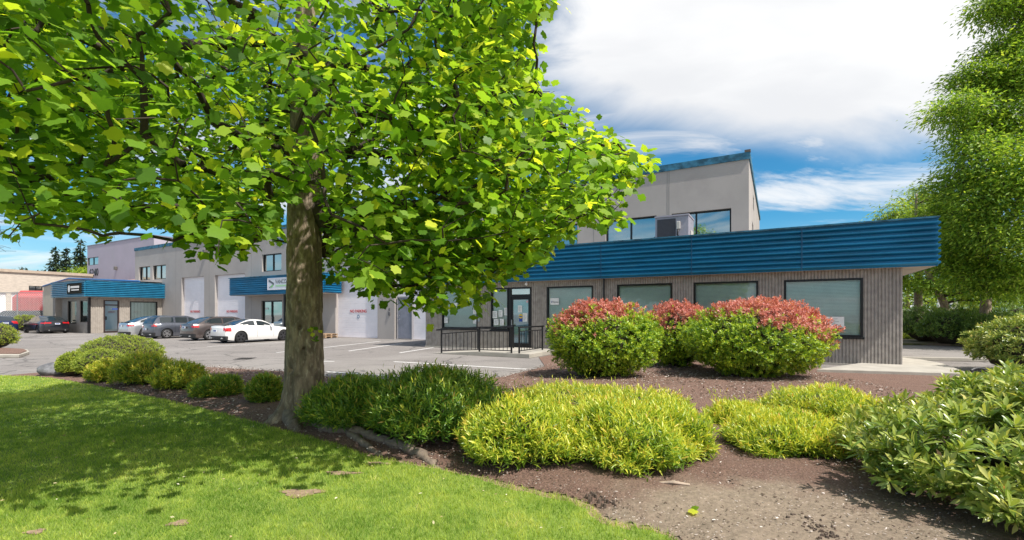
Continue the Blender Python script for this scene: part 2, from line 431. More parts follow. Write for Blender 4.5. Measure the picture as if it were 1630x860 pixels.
# low heaped relief of soil along the bed (real height)
def soil_relief():
    xs = np.arange(-13, 11, .055); ys = np.arange(2.2, 11.5, .055)
    X, Y = np.meshgrid(xs, ys)
    ins = inside(BED, X, Y)
    d = np.minimum(dist_line(X, Y, BED + [BED[0]]), 2)
    Z = .014 + .05*np.clip(d/.35, 0, 1)*(.15 + vnoise(X, Y, .9, 3)*.7 + vnoise(X, Y, .28, 5)*.5 + vnoise(X, Y, .09, 6)*.22 + vnoise(X, Y, .05, 6)*.15)
    Z = np.where(d < .04, .013, Z)
    idx = -np.ones(X.shape, int); ok = ins
    idx[ok] = np.arange(ok.sum())
    q = ok[:-1, :-1] & ok[1:, :-1] & ok[:-1, 1:] & ok[1:, 1:]
    a = idx[:-1, :-1][q]; b_ = idx[:-1, 1:][q]; c = idx[1:, 1:][q]; d_ = idx[1:, :-1][q]
    V = np.stack([X[ok], Y[ok], Z[ok]], 1)
    o = np_mesh('soil', V, np.stack([a, b_, c, d_], 1).ravel(), np.full(len(a), 4), SOIL)
    tag(o, kind='structure')
soil_relief()
# loose bark and wood chips
def chips():
    n = 42000
    X = rng.uniform(-9, 8, n*2); Y = 2.4 + 12*rng.random(n*2)**1.5
    ok = inside(BED, X, Y); X, Y = X[ok][:n], Y[ok][:n]; n = len(X)
    F = np.stack([rng.normal(size=n), rng.normal(size=n), rng.normal(size=n)*.25], 1)
    N = np.stack([rng.normal(size=n)*.35, rng.normal(size=n)*.35, np.ones(n)], 1)
    S = rng.uniform(.008, .03, n)*(.7+.5*rng.random(n)); S *= np.clip(Y/6, .8, 1.6)
    tm = ([(-.22, 0, 0), (.2, .05, .0), (.25, .9, .02), (-.15, 1, 0), (-.2, .02, .12), (.18, .05, .14), (.2, .88, .12), (-.12, .98, .1)], [(4, 5, 6, 7), (0, 1, 5, 4), (1, 2, 6, 5), (2, 3, 7, 6), (3, 0, 4, 7)])
    P = np.stack([X, Y, rng.uniform(.052, .075, n)], 1)
    m = leaf_mat('wood_chip', [(0, (.07, .045, .03)), (.6, (.16, .11, .08)), (.68, (.26, .19, .15)), (1, (.70, .63, .58))], .9, 0, 1)
    o = scatter('mulch', tm, P, F, N, S, rng.random(n), m, None, False); tag(o, kind='stuff')
chips()
def clods():
    m = MB(); r = np.random.default_rng(3)
    for (p0, p1, n, wd) in ((G(1150, 765), G(1235, 805), 70, .05), (G(1270, 835), G(1340, 880), 60, .06), (G(935, 795), G(985, 815), 45, .05), (G(600, 705), G(720, 745), 60, .06), (G(1300, 655), G(1440, 672), 60, .06)):
        for k in range(n):
            t = r.random(); p = p0.lerp(p1, t) + Vector((r.normal()*wd, r.normal()*wd, 0)); s = r.uniform(.005, .024)
            pts = [(p.x+math.cos(a)*s*r.uniform(.6, 1.1), p.y+math.sin(a)*s*r.uniform(.6, 1.1)) for a in np.linspace(0, 6.28, 6)[:-1]]
            lo = [m.vert((x, y, .03)) for x, y in pts]; hi = [m.vert((p.x+(x-p.x)*.6, p.y+(y-p.y)*.6, .055+s*.5)) for x, y in pts]
            m.f.append(hi)
            for i in range(5): m.f.append([lo[i], lo[(i+1) % 5], hi[(i+1) % 5], hi[i]])
    tag(m.build('soil_clods', mat('dark_clod', (.10, .072, .055), .95, var=.4, vscale=30)), kind='stuff')
clods()
# grass
def grass():
    chunks = []
    for (y0, y1, dens, wd, ht) in ((2.2, 4.2, 8500, .0032, .036), (4.2, 6.5, 4800, .0046, .036), (6.5, 9.5, 2400, .0068, .034), (9.5, 16, 1100, .010, .032)):
        A = 26*(y1-y0); n = int(A*dens)
        x0 = -1.12*y1-3; x1 = min(2.0, y1)
        n = int((x1-x0)*(y1-y0)*dens)
        X = rng.uniform(x0, x1, n); Y = rng.uniform(y0, y1, n)
        ok = inside(LAWN, X, Y) & (X > -1.12*Y-3); X, Y = X[ok], Y[ok]
        keep = np.ones(len(X), bool)
        for p, a, b_ in PATCH:
            q = ((X-p.x)/a)**2 + ((Y-p.y)/b_)**2 + (vnoise(X, Y, .06, 2)-.5)*1.6
            keep &= (q > 1) | (rng.random(len(X)) < .06)
        X, Y = X[keep], Y[keep]; n = len(X)
        chunks.append((X, Y, np.full(n, wd)*rng.uniform(.7, 1.3, n), ht*rng.uniform(.5, 1.25, n)*(.75+.5*vnoise(X, Y, .5, 8))))
    X = np.concatenate([c[0] for c in chunks]); Y = np.concatenate([c[1] for c in chunks]); Wd = np.concatenate([c[2] for c in chunks]); H = np.concatenate([c[3] for c in chunks])
    n = len(X); th = rng.uniform(0, 2*np.pi, n); lean = rng.uniform(.2, 1.1, n)*H; la = rng.uniform(0, 2*np.pi, n)
    P = np.stack([X, Y, np.full(n, .018)], 1); ux = np.stack([np.cos(th), np.sin(th), 0*th], 1)*Wd[:, None]*.5
    tip = P + np.stack([np.cos(la)*lean, np.sin(la)*lean, H], 1)
    mid = P*.5 + tip*.5 + np.stack([0*H, 0*H, H*.14], 1)
    V = np.stack([P-ux, P+ux, mid+ux*.8, tip, mid-ux*.8], 1).reshape(-1, 3)
    loops = (np.array([0, 1, 2, 4, 4, 2, 3])[None, :] + (np.arange(n)*5)[:, None]).ravel(); sizes = np.tile([4, 3], n)
    r = np.clip(.30 + .40*(vnoise(X, Y, 1.3, 1)-.5) + .45*(vnoise(X, Y, .35, 4)-.5) + .5*(vnoise(X, Y, .07, 9)-.5) + rng.normal(size=n)*.16, 0, 1)
    m = leaf_mat('grass_blade', [(0, (.14, .26, .03)), (.35, (.33, .45, .07)), (.65, (.50, .57, .11)), (.9, (.60, .60, .17)), (1, (.68, .58, .30))], .55, .42, 1.3, .3)
    o = np_mesh('grass', V, loops, sizes, m, None, {'rnd': np.repeat(r, 5)}, False); tag(o, kind='stuff')
    print('grass blades', n)
grass()
def litter():
    n = 260; r = np.random.default_rng(8); X = r.uniform(-7, 1.5, n*3); Y = r.uniform(2.8, 10, n*3); ok = inside(LAWN, X, Y); X, Y = X[ok][:n], Y[ok][:n]; n = len(X)
    P = np.stack([X, Y, np.full(n, .045)], 1)
    o = scatter('fallen_petals', SMALL, P, r.normal(size=(n, 3))*[1, 1, .2], r.normal(size=(n, 3))*.3+[0, 0, 1], r.uniform(.012, .04, n), r.random(n), leaf_mat('dry_petal', [(0, (.35, .22, .10)), (.5, (.6, .5, .28)), (1, (.75, .7, .6))], .8, .2, 1.2)); tag(o, kind='stuff')
litter()
EARTH = mat('bare_earth', (.30, .21, .14), .95, var=.25, vscale=18, bump=.6, bscale=60)
def patches():
    b = MB()
    for k, (p, a, b_) in enumerate(PATCH):
        n = 22; pts = []
        for i in range(n):
            t = 2*math.pi*i/n; r = 1.05 + .28*math.sin(3*t+k) + .14*math.sin(7*t+2*k)
            pts.append((p.x+math.cos(t)*a*r, p.y+math.sin(t)*b_*r, .0265))
        b.poly(pts)
    tag(b.build('bare_earth_patches', EARTH, fix=False), kind='structure')
patches()
# edge of worn earth between the lawn and the bed
def edge_strip():
    b = MB(); L = ELINE[12:]
    rows = []
    for i, p in enumerate(L):
        q = L[min(i+1, len(L)-1)] - L[max(i-1, 0)]; q.normalize(); n = Vector((q.y, -q.x, 0))
        w1 = .03 + .02*math.sin(i*1.7) + (.10 if 62 < i+12 < 84 else 0); w2 = .05+.02*math.sin(i*2.3+1)
        rows.append([(p + n*(-w2*.6)).to_tuple()[:2] + (.016,), p.to_tuple()[:2] + (.024,), (p + n*w1).to_tuple()[:2] + (.016,)])
    b.grid(rows); tag(b.build('lawn_edge', EARTH, smooth=True), kind='structure')
edge_strip()

# parking lines
def stripe(b, p, q, w=.1, z=.004):
    p = Vector(p); q = Vector(q); d = (q-p).normalized(); n = Vector((-d.y, d.x, 0))*w/2
    b.poly([tuple(v)[:2]+(z,) for v in (p-n, q-n, q+n, p+n)])
b = MB()
for (p, q) in (((516, 553.5), (606, 543.5)), ((555, 559), (640, 547)), ((636, 562), (690, 553.5)), ((627, 576), (838, 588)), ((520, 592), (640, 600)), ((515, 575.5), (532, 575.6)), ((440, 561.5), (456, 560)), ((300, 545), (372, 541)), ((330, 552), (455, 545)), ((118, 531), (70, 534)), ((60, 537), (150, 533))):
    stripe(b, G(*p), G(*q), .11)
tag(b.build('road_markings', WHITEP, fix=False), kind='structure')
# drain with grate bars
t_ = thing('storm_drain', 'black slotted storm drain grate set in the asphalt in front of the white coupe', 'drain', G(390, 571))
b = MB(); b.box(-.26, .26, -.3, .3, 0, .006); b.build('frame', BLACK, t_)
b = MB()
for i in range(6): b.box(-.22+i*.08, -.18+i*.08, -.25, .25, .007, .014)
b.build('grate', mat('grate_iron', (.05, .045, .04), .7), t_)

# sidewalk slab and the road beside the building's right end
sl_ = [G(1300, 593), G(1545, 600.5), G(1500, 583), G(1466, 576.5), G(1432, 573)]
b = MB(); b.prism([(p.x, p.y) for p in sl_], -.002, .09)
tag(b.build('sidewalk', SLAB, bevel=.01), kind='structure')
kb = MB(); c0, c1 = G(1425, 573.5), G(1760, 580)
d = (c1-c0).normalized(); nn = Vector((-d.y, d.x, 0))*.15
kb.prism([tuple(v)[:2] for v in (c0, c1, c1+nn, c0+nn)], -.002, .12)
tag(kb.build('kerb', SLAB, bevel=.015), kind='structure')
# far verge beyond the lane
b = MB()
vp = [G(1380, 549), G(1480, 550), G(1600, 553), G(1900, 556)]
far = [Vector((120, 60, 0)), Vector((120, 160, 0)), Vector((30, 160, 0)), Vector((24, 60, 0))]
b.prism([(p.x, p.y) for p in vp + far], -.002, .1)
VERGE = mat('verge_ground', (.10, .10, .035), .95, var=.5, vscale=2.0, bump=.5, bscale=10, dirt_lit=(.17, .12, .085), dscale=.8, dlo=.42, dhi=.6)
tag(b.build('verge', VERGE), kind='structure')
# kerbed island at the far left
isl = [G(-170, 570), G(30, 570), G(47, 564.5), G(44, 561), G(-20, 556), G(-150, 556)]
b = MB(); b.prism([(p.x, p.y) for p in isl], -.002, .12); tag(b.build('kerb_island', SLAB, bevel=.02), kind='structure')
c_ = sum(isl, Vector())/len(isl)
b = MB(); b.prism([((p.x-c_.x)*.93+c_.x, (p.y-c_.y)*.86+c_.y) for p in isl], .10, .15); tag(b.build('island_soil', SOIL), kind='structure')

# ================================================================ building kit (frame: a right, b away, z up)
def bldg(name, label, cat, a, b_, group=None): return thing(name, label, cat, Wp(a, b_), ROT, group)
def wall_cells(mb, u0, u1, z0, ztop, ops, P, depth, dirn=1):
    """wall with openings; P(u, d, z) gives a point, d is depth into the wall. ztop(u) may slope."""
    us = sorted({u0, u1, *[x for o in ops for x in (o[0], o[1])]}); zs = sorted({z0, *[x for o in ops for x in (o[2], o[3])]})
    for i in range(len(us)-1):
        a, b = us[i], us[i+1]
        for j in range(len(zs)):
            lo = zs[j]; top = j == len(zs)-1
            hia = ztop(a) if top else zs[j+1]; hib = ztop(b) if top else zs[j+1]
            um = (a+b)/2; zm = lo + .001
            if any(o[0] <= um <= o[1] and o[2] <= zm < o[3] for o in ops): continue
            mb.poly([P(a, 0, lo), P(b, 0, lo), P(b, 0, hib), P(a, 0, hia)])
    for o in ops:
        a, b, lo, hi = o[:4]
        mb.poly([P(a, 0, lo), P(a, depth, lo), P(a, depth, hi), P(a, 0, hi)]); mb.poly([P(b, 0, lo), P(b, 0, hi), P(b, depth, hi), P(b, depth, lo)])
        mb.poly([P(a, 0, hi), P(a, depth, hi), P(b, depth, hi), P(b, 0, hi)])
        if lo > z0 + .01: mb.poly([P(a, 0, lo), P(b, 0, lo), P(b, depth, lo), P(a, depth, lo)])
def window(parent, P, a, b, lo, hi, mull=(), fr=.06, depth=.12, blind=None, gm=None, sill=False, wd=None, room=True):
    """window part (frame) with pane, blind and dark room box behind as sub-parts"""
    m = MB()
    def bx(u0, u1, z0, z1, d0, d1):
        pts = [P(u, d, z) for z in (z0, z1) for d in (d0, d1) for u in (u0, u1)]
        i = [m.vert(p) for p in pts]
        for q in ((0, 2, 3, 1), (4, 5, 7, 6), (0, 1, 5, 4), (1, 3, 7, 5), (3, 2, 6, 7), (2, 0, 4, 6)): m.f.append([i[k] for k in q])
    d0, d1 = depth-.07, depth+.02
    bx(a+.004, a+fr, lo+.004, hi-.004, d0, d1); bx(b-fr, b-.004, lo+.004, hi-.004, d0, d1)
    bx(a+fr, b-fr, hi-fr, hi-.004, d0, d1); bx(a+fr, b-fr, lo+.004, lo+fr, d0, d1)
    for u in mull: bx(u-fr/2, u+fr/2, lo+fr, hi-fr, d0, d1)
    if sill: bx(a-.03, b+.03, lo-.06, lo-.002, -.05, d0)
    f = m.build('window', DARKFRAME, parent)
    m = MB(); m.poly([P(a+fr, d1-.03, lo+fr), P(b-fr, d1-.03, lo+fr), P(b-fr, d1-.03, hi-fr), P(a+fr, d1-.03, hi-fr)])
    m.build('pane', gm or GLASS, f, fix=False)
    if room:
        m = MB(); D = d1 + .9
        m.poly([P(a, D, lo), P(b, D, lo), P(b, D, hi), P(a, D, hi)])
        for u in (a, b): m.poly([P(u, d1, lo), P(u, D, lo), P(u, D, hi), P(u, d1, hi)])
        for z in (lo, hi): m.poly([P(a, d1, z), P(b, d1, z), P(b, D, z), P(a, D, z)])
        m.build('room', mat('dim_room', (.10, .12, .13), .9), f)
    if blind:
        m = MB(); z = lo+fr
        st = .045
        if blind == 'h':
            while z < hi-fr:
                m.poly([P(a+fr, d1+.03, z), P(b-fr, d1+.03, z), P(b-fr, d1+.055, z+st*.93), P(a+fr, d1+.055, z+st*.93)]); z += st
        else:
            u = a+fr
            while u < b-fr:
                u2 = min(u+.11, b-fr); m.poly([P(u, d1+.035, lo+fr), P(u2-.012, d1+.06, lo+fr), P(u2-.012, d1+.06, hi-fr), P(u, d1+.035, hi-fr)]); u += .11
        m.build('blind', BLIND, f)
    return f
def ribbed(mb, P, u0, u1, z0, z1, pitch=.09, dep=.028, joint=False):
    n = max(1, round((u1-u0)/pitch)); p = (u1-u0)/n; prof = []
    for i in range(n):
        s = u0+i*p; prof += [(s, dep), (s+.30*p, dep), (s+.42*p, 0), (s+.86*p, 0)]
    prof.append((u1, dep))
    lo = [P(u, d, z0) for u, d in prof]; hi = [P(u, d, z1) for u, d in prof]
    mb.grid([lo, hi])
def fascia(mb, P, u0, u1, z0, z1, n=8, dep=.07, ends=True):
    """horizontal ribbed sheet metal: profile runs up the face; P(u, d, z), d negative = towards viewer"""
    prof = [(0, z0)]; h = (z1-z0-.06)/n
    for i in range(n):
        z = z0 + .03 + i*h
        prof += [(0, z), (-dep, z+h*.34), (-dep, z+h*.62), (0, z+h*.74)]
    prof += [(0, z1-.03), (-.02, z1-.028), (-.02, z1)]
    mb.grid([[P(u0, d, z) for d, z in prof], [P(u1, d, z) for d, z in prof]])
    if ends:
        for u in (u0, u1): mb.poly([P(u, d, z) for d, z in prof] + [P(u, .06, z1), P(u, .06, z0)])

# ================================================================ main single-storey office
B0 = 17.95; AL, AR = PA(677, B0), PA(1437, B0); ZW = 2.99
mo = bldg('office_building', 'single-storey grey ribbed office with long blue metal fascia and entrance ramp', 'building', 0, B0)
Pm = lambda u, d, z: (u, d, z)
wins = [(PA(703, B0), PA(760, B0), .92, 2.74), (PA(781, B0), PA(846, B0), .155, 2.76), (PA(870, B0), PA(944, B0), .92, 2.74), (PA(982, B0), PA(1070, B0), .92, 2.74), (PA(1104, B0), PA(1207, B0), .90, 2.73), (PA(1248, B0), PA(1374, B0), .88, 2.72)]
mb = MB()
us = [AL] + [x for w_ in wins for x in w_[:2]] + [AR]
for i in range(0, len(us), 2): ribbed(mb, Pm, us[i], us[i+1], .05, ZW)
for w_ in wins:
    ribbed(mb, Pm, w_[0], w_[1], w_[3], ZW)
    if w_[2] > .5: ribbed(mb, Pm, w_[0], w_[1], .05, w_[2])
    a, b_, lo, hi = w_
    for u in (a, b_): mb.poly([Pm(u, .0, lo), Pm(u, .2, lo), Pm(u, .2, hi), Pm(u, 0, hi)])
    mb.poly([Pm(a, 0, hi), Pm(b_, 0, hi), Pm(b_, .2, hi), Pm(a, .2, hi)]); mb.poly([Pm(a, 0, lo), Pm(b_, 0, lo), Pm(b_, .2, lo), Pm(a, .2, lo)])
# side walls and back
ribbed(mb, lambda u, d, z: (AL+d, u, z), .03, 4.2, .05, ZW); ribbed(mb, lambda u, d, z: (AR-d, u, z), .03, 11, .05, ZW)
mb.poly([(AL, 4.25, 0), (-.9, 4.25, 0), (-.9, 4.25, 4), (AL, 4.25, 4)]); mb.poly([(-.9, 4.2, 0), (-.9, 11, 0), (-.9, 11, 4), (-.9, 4.2, 4)]); mb.poly([(-.9, 11, 0), (AR, 11, 0), (AR, 11, 4), (-.9, 11, 4)])
mb.build('wall', RIB, mo)
mb = MB(); mb.box(AL+.01, AR+.02, -.06, .02, -.01, .055); mb.build('plinth', SLAB, mo)
FL, FR = PA(647, 17.72), PA(1493, 17.72); FB = 17.72-B0
mb = MB()
segs = np.linspace(FL, FR, 7)
fascia(mb, lambda u, d, z: (u, FB+d, z), FL, FR, 2.98, 4.35, 8, .095)
fascia(mb, lambda u, d, z: (FL-.02-d*-1*-1, u, z) if False else (FL+.0+d, u, z), FB+.001, 4.2, 2.985, 4.345, 8)
fascia(mb, lambda u, d, z: (FR-d, u, z), FB+.001, 11, 2.985, 4.345, 8)
mb.build('fascia', BLUE, mo)
mb = MB()
for u in segs[1:-1]: mb.box(u-.012, u+.012, FB-.102, FB-.095, 3.0, 4.33)
build_parts(mb, 'fascia_seam', mat('seam_blue', (.01, .07, .15), .5), mo)
mb = MB(); mb.box(FL+.02, FR-.02, FB+.01, 11, ZW-.005, ZW+.03)
mb.build('soffit', SOFFIT, mo)
mb = MB(); mb.box(FL-.03, FR+.03, FB-.1, FB+.2, 4.352, 4.40); mb.box(FR-.2, FR+.04, FB+.2, 11, 4.352, 4.40); mb.box(FL-.03, FL+.2, FB+.2, 4.2, 4.352, 4.40); mb.build('fascia_cap', BLUECAP, mo)
mb = MB(); mb.box(FL+.05, -.9, FB+.1, 4.2, 3.9, 3.95); mb.box(-.9, FR-.05, FB+.1, 10.9, 3.9, 3.95); mb.build('roof', ROOFM, mo)
for k, w_ in enumerate(wins):
    if k == 1: continue
    window(mo, Pm, *w_, blind='h', fr=.065, depth=.075, sill=True)
# entrance: side light and door
a, b_, lo, hi = wins[1]; um = PA(809, B0)
window(mo, Pm, a, um, .9, hi, blind='h', fr=.065, depth=.075, sill=True)
mb = MB(); ribbed(mb, Pm, a, um, .05, .9); mb.build('ribbed_infill', RIB, mo)
mb = MB()
for (x0, x1, z0, z1) in ((um+.004, um+.12, lo, hi), (b_-.1, b_, lo, hi), (um+.12, b_-.1, hi-.07, hi), (um+.12, b_-.1, 2.33, 2.45)): mb.box(x0, x1, .03, .12, z0, z1)
mb.build('door_frame', DARKFRAME, mo)
mb = MB(); mb.box(um+.12, b_-.1, .08, .085, 2.45, hi-.07); mb.build('transom_pane', GLASS_UP, mo)
mb = MB(); da, db = um+.13, b_-.11
for (x0, x1, z0, z1) in ((da, da+.07, lo+.01, 2.32), (db-.07, db, lo+.01, 2.32), (da+.07, db-.07, 2.22, 2.32), (da+.07, db-.07, lo+.01, lo+.18)): mb.box(x0, x1, .05, .1, z0, z1)
dr = mb.build('door', DARKFRAME, mo)
mb = MB(); mb.box(da+.07, db-.07, .07, .078, lo+.18, 2.22); mb.build('door_pane', glass_mat('frosted_door_glass', (.75, .85, .9), .12), dr)
mb = MB(); mb.box(da+.07, db-.07, .13, .14, lo+.18, 2.22); mb.build('door_curtain', mat('white_curtain', (.86, .88, .9), .8), dr)
mb = MB(); mb.box(da+.02, da+.05, -.01, .05, 1.0, 1.35); mb.build('handle', GALV, dr)
mb = MB(); mb.disc((db-.13, .062, 2.13), .05); mb.build('round_sticker', mat('pink_sticker', (.75, .45, .5), .6), dr)
# notices behind the glass
def notice(x, z, wd, ht, d=.05, lines=True, hdr=None, parent=mo):
    m = MB(); m.box(x-wd/2, x+wd/2, d, d+.003, z-ht/2, z+ht/2)
    o = m.build('notice', PAPER, parent)
    if lines:
        m = MB(); zz = z+ht*.3; r_ = random.Random(int(x*100+z*31))
        while zz > z-ht*.38:
            m.box(x-wd*.38, x-wd*.38+wd*.76*r_.uniform(.5, 1), d-.003, d-.001, zz-.004, zz+.006); zz -= .045
        m.build('print', INK, o)
    return o
dxc = (da+db)/2
notice(dxc-.03, 1.82, .2, .3, .062); notice(dxc+.22, 1.45, .22, .36, .062); 
m = MB(); m.box(dxc-.07, dxc+.09, .06, .064, 1.27, 1.5); st = m.build('hours_sticker', SIGNBLUE, dr)
m = MB(); m.disc((dxc+.01, .057, 1.5), .095); m.build('yellow_disc', YELLOW, st)
m = MB(); m.box(dxc-.06, dxc+.08, .053, .056, 1.47, 1.52); m.build('band', SIGNBLUE, st)
for (px, py, wd, ht) in ((722, 487, .36, .26), (709, 510, .2, .26), (755, 494, .2, .34), (755, 511, .2, .24), (787, 501, .24, .32), (796, 499, .2, .30), (805, 496, .2, .34), (789, 513, .24, .26), (798, 513, .2, .28), (882, 480, .40, .28)):
    x = PA(px, B0); notice(x, Zb(px, py, B0), wd, ht, .045, wd < .3)
for px, py in ((722, 488), (882, 481)):
    x = PA(px, B0); z = Zb(px, py, B0)
    text('Opens', 'lettering', .10, INK, mo, (x-.09, .038, z-.03), (R(90), 0, 0), .001); 
    m = MB(); m.poly([(x-.15, .036, z-.03), (x-.12, .036, z+.05), (x-.1, .036, z+.05), (x-.13, .036, z-.03)]); m.build('logo_mark', SIGNBLUE, mo, fix=False)
x = PA(1335, B0); notice(x-.1, Zb(1335, 513, B0), .5, .34, .05)
# gutter downpipe, camera, call point, lamp
m = MB(); x = PA(962, B0); m.tube([(x, -.06, 3.0), (x, -.06, .06)], .035); m.build('downpipe', BLACK, mo)
m = MB(); x = PA(840, B0); m.tube([(x, -.10, 2.98), (x, -.10, 2.9)], .03); m.tube([(x-.0, -.10, 2.9), (x-.02, -.14, 2.84)], .06); m.build('camera_dome', WHITEP, mo, smooth=False)
m = MB(); x = PA(763, B0); m.box(x-.05, x+.05, -.05, 0, 1.25, 1.5); m.build('call_box', GALV, mo)

# rooftop air conditioner
ac = bldg('rooftop_unit', 'grey metal air conditioning unit on the flat roof above the blue fascia', 'air conditioner', PA(1078, 19.6), 19.6)
x0, x1 = PA(1043, 19.2)-PA(1078, 19.6), PA(1096, 19.2)-PA(1078, 19.6)
m = MB(); m.box(x0, x1, -.4, .9, 3.96, 5.42); m.build('casing', mat('unit_lavender', (.33, .32, .38), .5, .2, var=.1), ac, bevel=.01)
m = MB(); m.box(x0+.08, x0+.62*(x1-x0), -.415, -.403, 4.05, 5.34); m.build('grille', mat('coil', (.06, .06, .075), .7, bump=.6, bscale=80), ac)
m = MB()
for i in range(26): m.box(x0+.08, x0+.62*(x1-x0), -.425, -.416, 4.07+i*.049, 4.085+i*.049)
m.build('grille_wire', mat('coil_wire', (.10, .10, .12), .5, .5), ac)
m = MB(); m.box(x0-.02, x1+.02, -.44, .94, 5.421, 5.48); m.build('lid', mat('unit_lid', (.36, .34, .4), .5, .2), ac)
m = MB(); xx = x0+.75*(x1-x0); m.box(xx-.12, xx+.02, -.5, -.41, 4.9, 5.2); m.box(xx+.1, xx+.3, -.46, -.41, 4.3, 4.62); m.box(x1, x1+.05, 0, .5, 4.4, 4.9); build_parts(m, 'junction_box', mat('unit_box', (.5, .48, .45), .5), ac, bevel=.02)
m = MB(); m.tube([(xx-.05, -.46, 4.95), (xx-.08, -.5, 4.7), (xx+.04, -.48, 4.4), (xx+.02, -.5, 4.0)], .03); m.build('cable', BLACK, ac, smooth=True)
m = MB(); m.poly([(x0-.5, -.2, 4.45), (x0, -.2, 4.75), (x0, .4, 4.75), (x0-.5, .4, 4.45)]); m.poly([(x0-.5, -.2, 4.45), (x0, -.2, 4.75), (x0, -.2, 3.96), (x0-.5, -.2, 3.96)]); m.build('intake_hood', mat('hood_dark', (.08, .08, .1), .5), ac)

# ramp, landing
rp = bldg('ramp', 'concrete wheelchair ramp and landing leading to the glass entrance door', 'ramp', 0, B0)
y0 = 15.12-B0
m = MB(); A0, A1, A2 = -12.2, -9.95, -7.75
v = [(A0, y0, 0), (A1, y0, .15), (A1, -.07, .15), (A0, -.07, 0), (A1, y0, 0), (A1, -.07, 0)]
i = [m.vert(p) for p in v]; m.f += [[i[0], i[1], i[2], i[3]], [i[0], i[4], i[1]], [i[3], i[2], i[5]], [i[4], i[5], i[2], i[1]], [i[0], i[3], i[5], i[4]]]
m.build('slope', SLAB, rp)
m = MB(); m.box(A1+.002, A2, y0, -.07, 0, .152); m.build('landing', SLAB, rp, bevel=.01)
# railing
rl = bldg('railing', 'black metal railing with vertical bars around the entrance ramp', 'railing', 0, B0)
y1 = y0+.06
def zr(u): return .06*0 + (.15 if u > A1 else .15*(u-A0)/(A1-A0))
posts = [(-11.75, y1), (-9.93, y1), (-8.52, y1), (-8.22, y1+.05), (-8.22, -.75)]
m = MB()
for u, y in posts: m.tube([(u, y, zr(u)*.0), (u, y, zr(u)+.96)], .035, 6)
build_parts(m, 'post', BLACK, rl)
m = MB()
def rail(p, q, r=.02): m.tube([p, q], r, 6)
for z_ in (.96,): rail((-12.0, y1, .95), (-9.93, y1, 1.09), .032); rail((-9.93, y1, 1.09), (-8.45, y1, 1.11), .032); rail((-8.22, y1, 1.11), (-8.22, -.65, 1.11), .032)
rail((-11.75, y1, .80), (-9.93, y1, .95)); rail((-9.93, y1, .95), (-8.52, y1, .96)); rail((-8.22, y1, .96), (-8.22, -.75, .96))
rail((-11.75, y1, .12), (-9.93, y1, .23)); rail((-9.93, y1, .23), (-8.52, y1, .24)); rail((-8.22, y1, .24), (-8.22, -.75, .24))
rail((-10.8, -.5, .98), (-9.6, -.5, 1.12), .028); rail((-10.8, -.5, .98), (-12, -.5, .9), .028)
m.tube([(-9.7, -.5, .15), (-9.7, -.5, 1.1)], .03, 6); m.tube([(-11.5, -.5, .05), (-11.5, -.5, .93)], .03, 6)
build_parts(m, 'handrail', BLACK, rl)
m = MB()
def bars(p, q, zl0, zl1, zh0, zh1, n):
    for k in range(1, n):
        t = k/n; x = p[0]+(q[0]-p[0])*t; y = p[1]+(q[1]-p[1])*t; m.tube([(x, y, zl0+(zl1-zl0)*t), (x, y, zh0+(zh1-zh0)*t)], .012, 5)
bars((-11.75, y1), (-9.93, y1), .12, .23, .80, .95, 10); bars((-9.93, y1), (-8.52, y1), .23, .24, .95, .96, 8); bars((-8.22, y1), (-8.22, -.75), .24, .24, .96, .96, 9)
build_parts(m, 'baluster', BLACK, rl)

# ================================================================ warehouse
BW = 22.3; WL, WR = PA(215, BW), PA(1192, BW); ZL, ZR = 7.98, 8.38
wt = lambda u: ZL + (ZR-ZL)*(u-WL)/(WR-WL)
wh = bldg('warehouse', 'long grey concrete warehouse with blue roof flashing, white loading doors and upper windows', 'building', 0, BW)
ups = [(221, 239), (243, 264), (417, 448), (858, 919), (964, 1045), (1069, 1164)]
upw = [(PA(p, BW), PA(q, BW), 4.85, 6.17) for p, q in ups]
gds = [(289, 325), (342, 390), (534, 601), (628, 720)]
gdw = [(PA(p, BW), PA(q, BW), .02, 4.84) for p, q in gds]
ent = (PA(416, BW), PA(449, BW), .1, 2.62)
ops = upw + gdw + [ent]
mb = MB(); wall_cells(mb, WL, WR, 0, wt, ops, Pm, .26)
sd = [(3.2, 4.6, 4.6, 6.1), (6.3, 7.6, 4.6, 6.1), (4.2, 5.3, 6.9, 7.6)]
Ps = lambda u, d, z: (WR-d, u, z)
wall_cells(mb, 0, 15, 0, lambda u: ZR, sd, Ps, .25)
mb.poly([(WL, 0, 0), (WL, 15, 0), (WL, 15, ZL), (WL, 0, ZL)]); mb.poly([(WL, 15, 0), (WR, 15, 0), (WR, 15, ZR), (WL, 15, ZL)])
mb.build('wall', CONC, wh)
mb = MB(); mb.poly([(WL+.05, .05, 7.3), (WR-.05, .05, 7.3), (WR-.05, 14.9, 7.3), (WL+.05, 14.9, 7.3)]); mb.build('roof', ROOFM, wh)
mb = MB()
def slopebox(m, u0, u1, y0, y1, lo, hi):
    p = [(u, y, (wt(u)+dz)) for dz in (lo, hi) for y in (y0, y1) for u in (u0, u1)]; i = [m.vert(q) for q in p]
    for q in ((0, 2, 3, 1), (4, 5, 7, 6), (0, 1, 5, 4), (1, 3, 7, 5), (3, 2, 6, 7), (2, 0, 4, 6)): m.f.append([i[k] for k in q])
slopebox(mb, WL-.05, WR+.05, -.05, .2, -.01, .36) if False else slopebox(mb, WL-.05, WR+.05, -.06, .22, -.22, .07)
mb.box(WR-.2, WR+.06, .22, 15, ZR-.22, ZR+.07)
mb.build('roof_flashing', BLUECAP, wh)
mb = MB(); mb.box(WR-.16, WR+.07, -.08, .12, ZR+.072, ZR+.17); mb.build('corner_block', mat('brown_block', (.12, .09, .07), .8), wh)
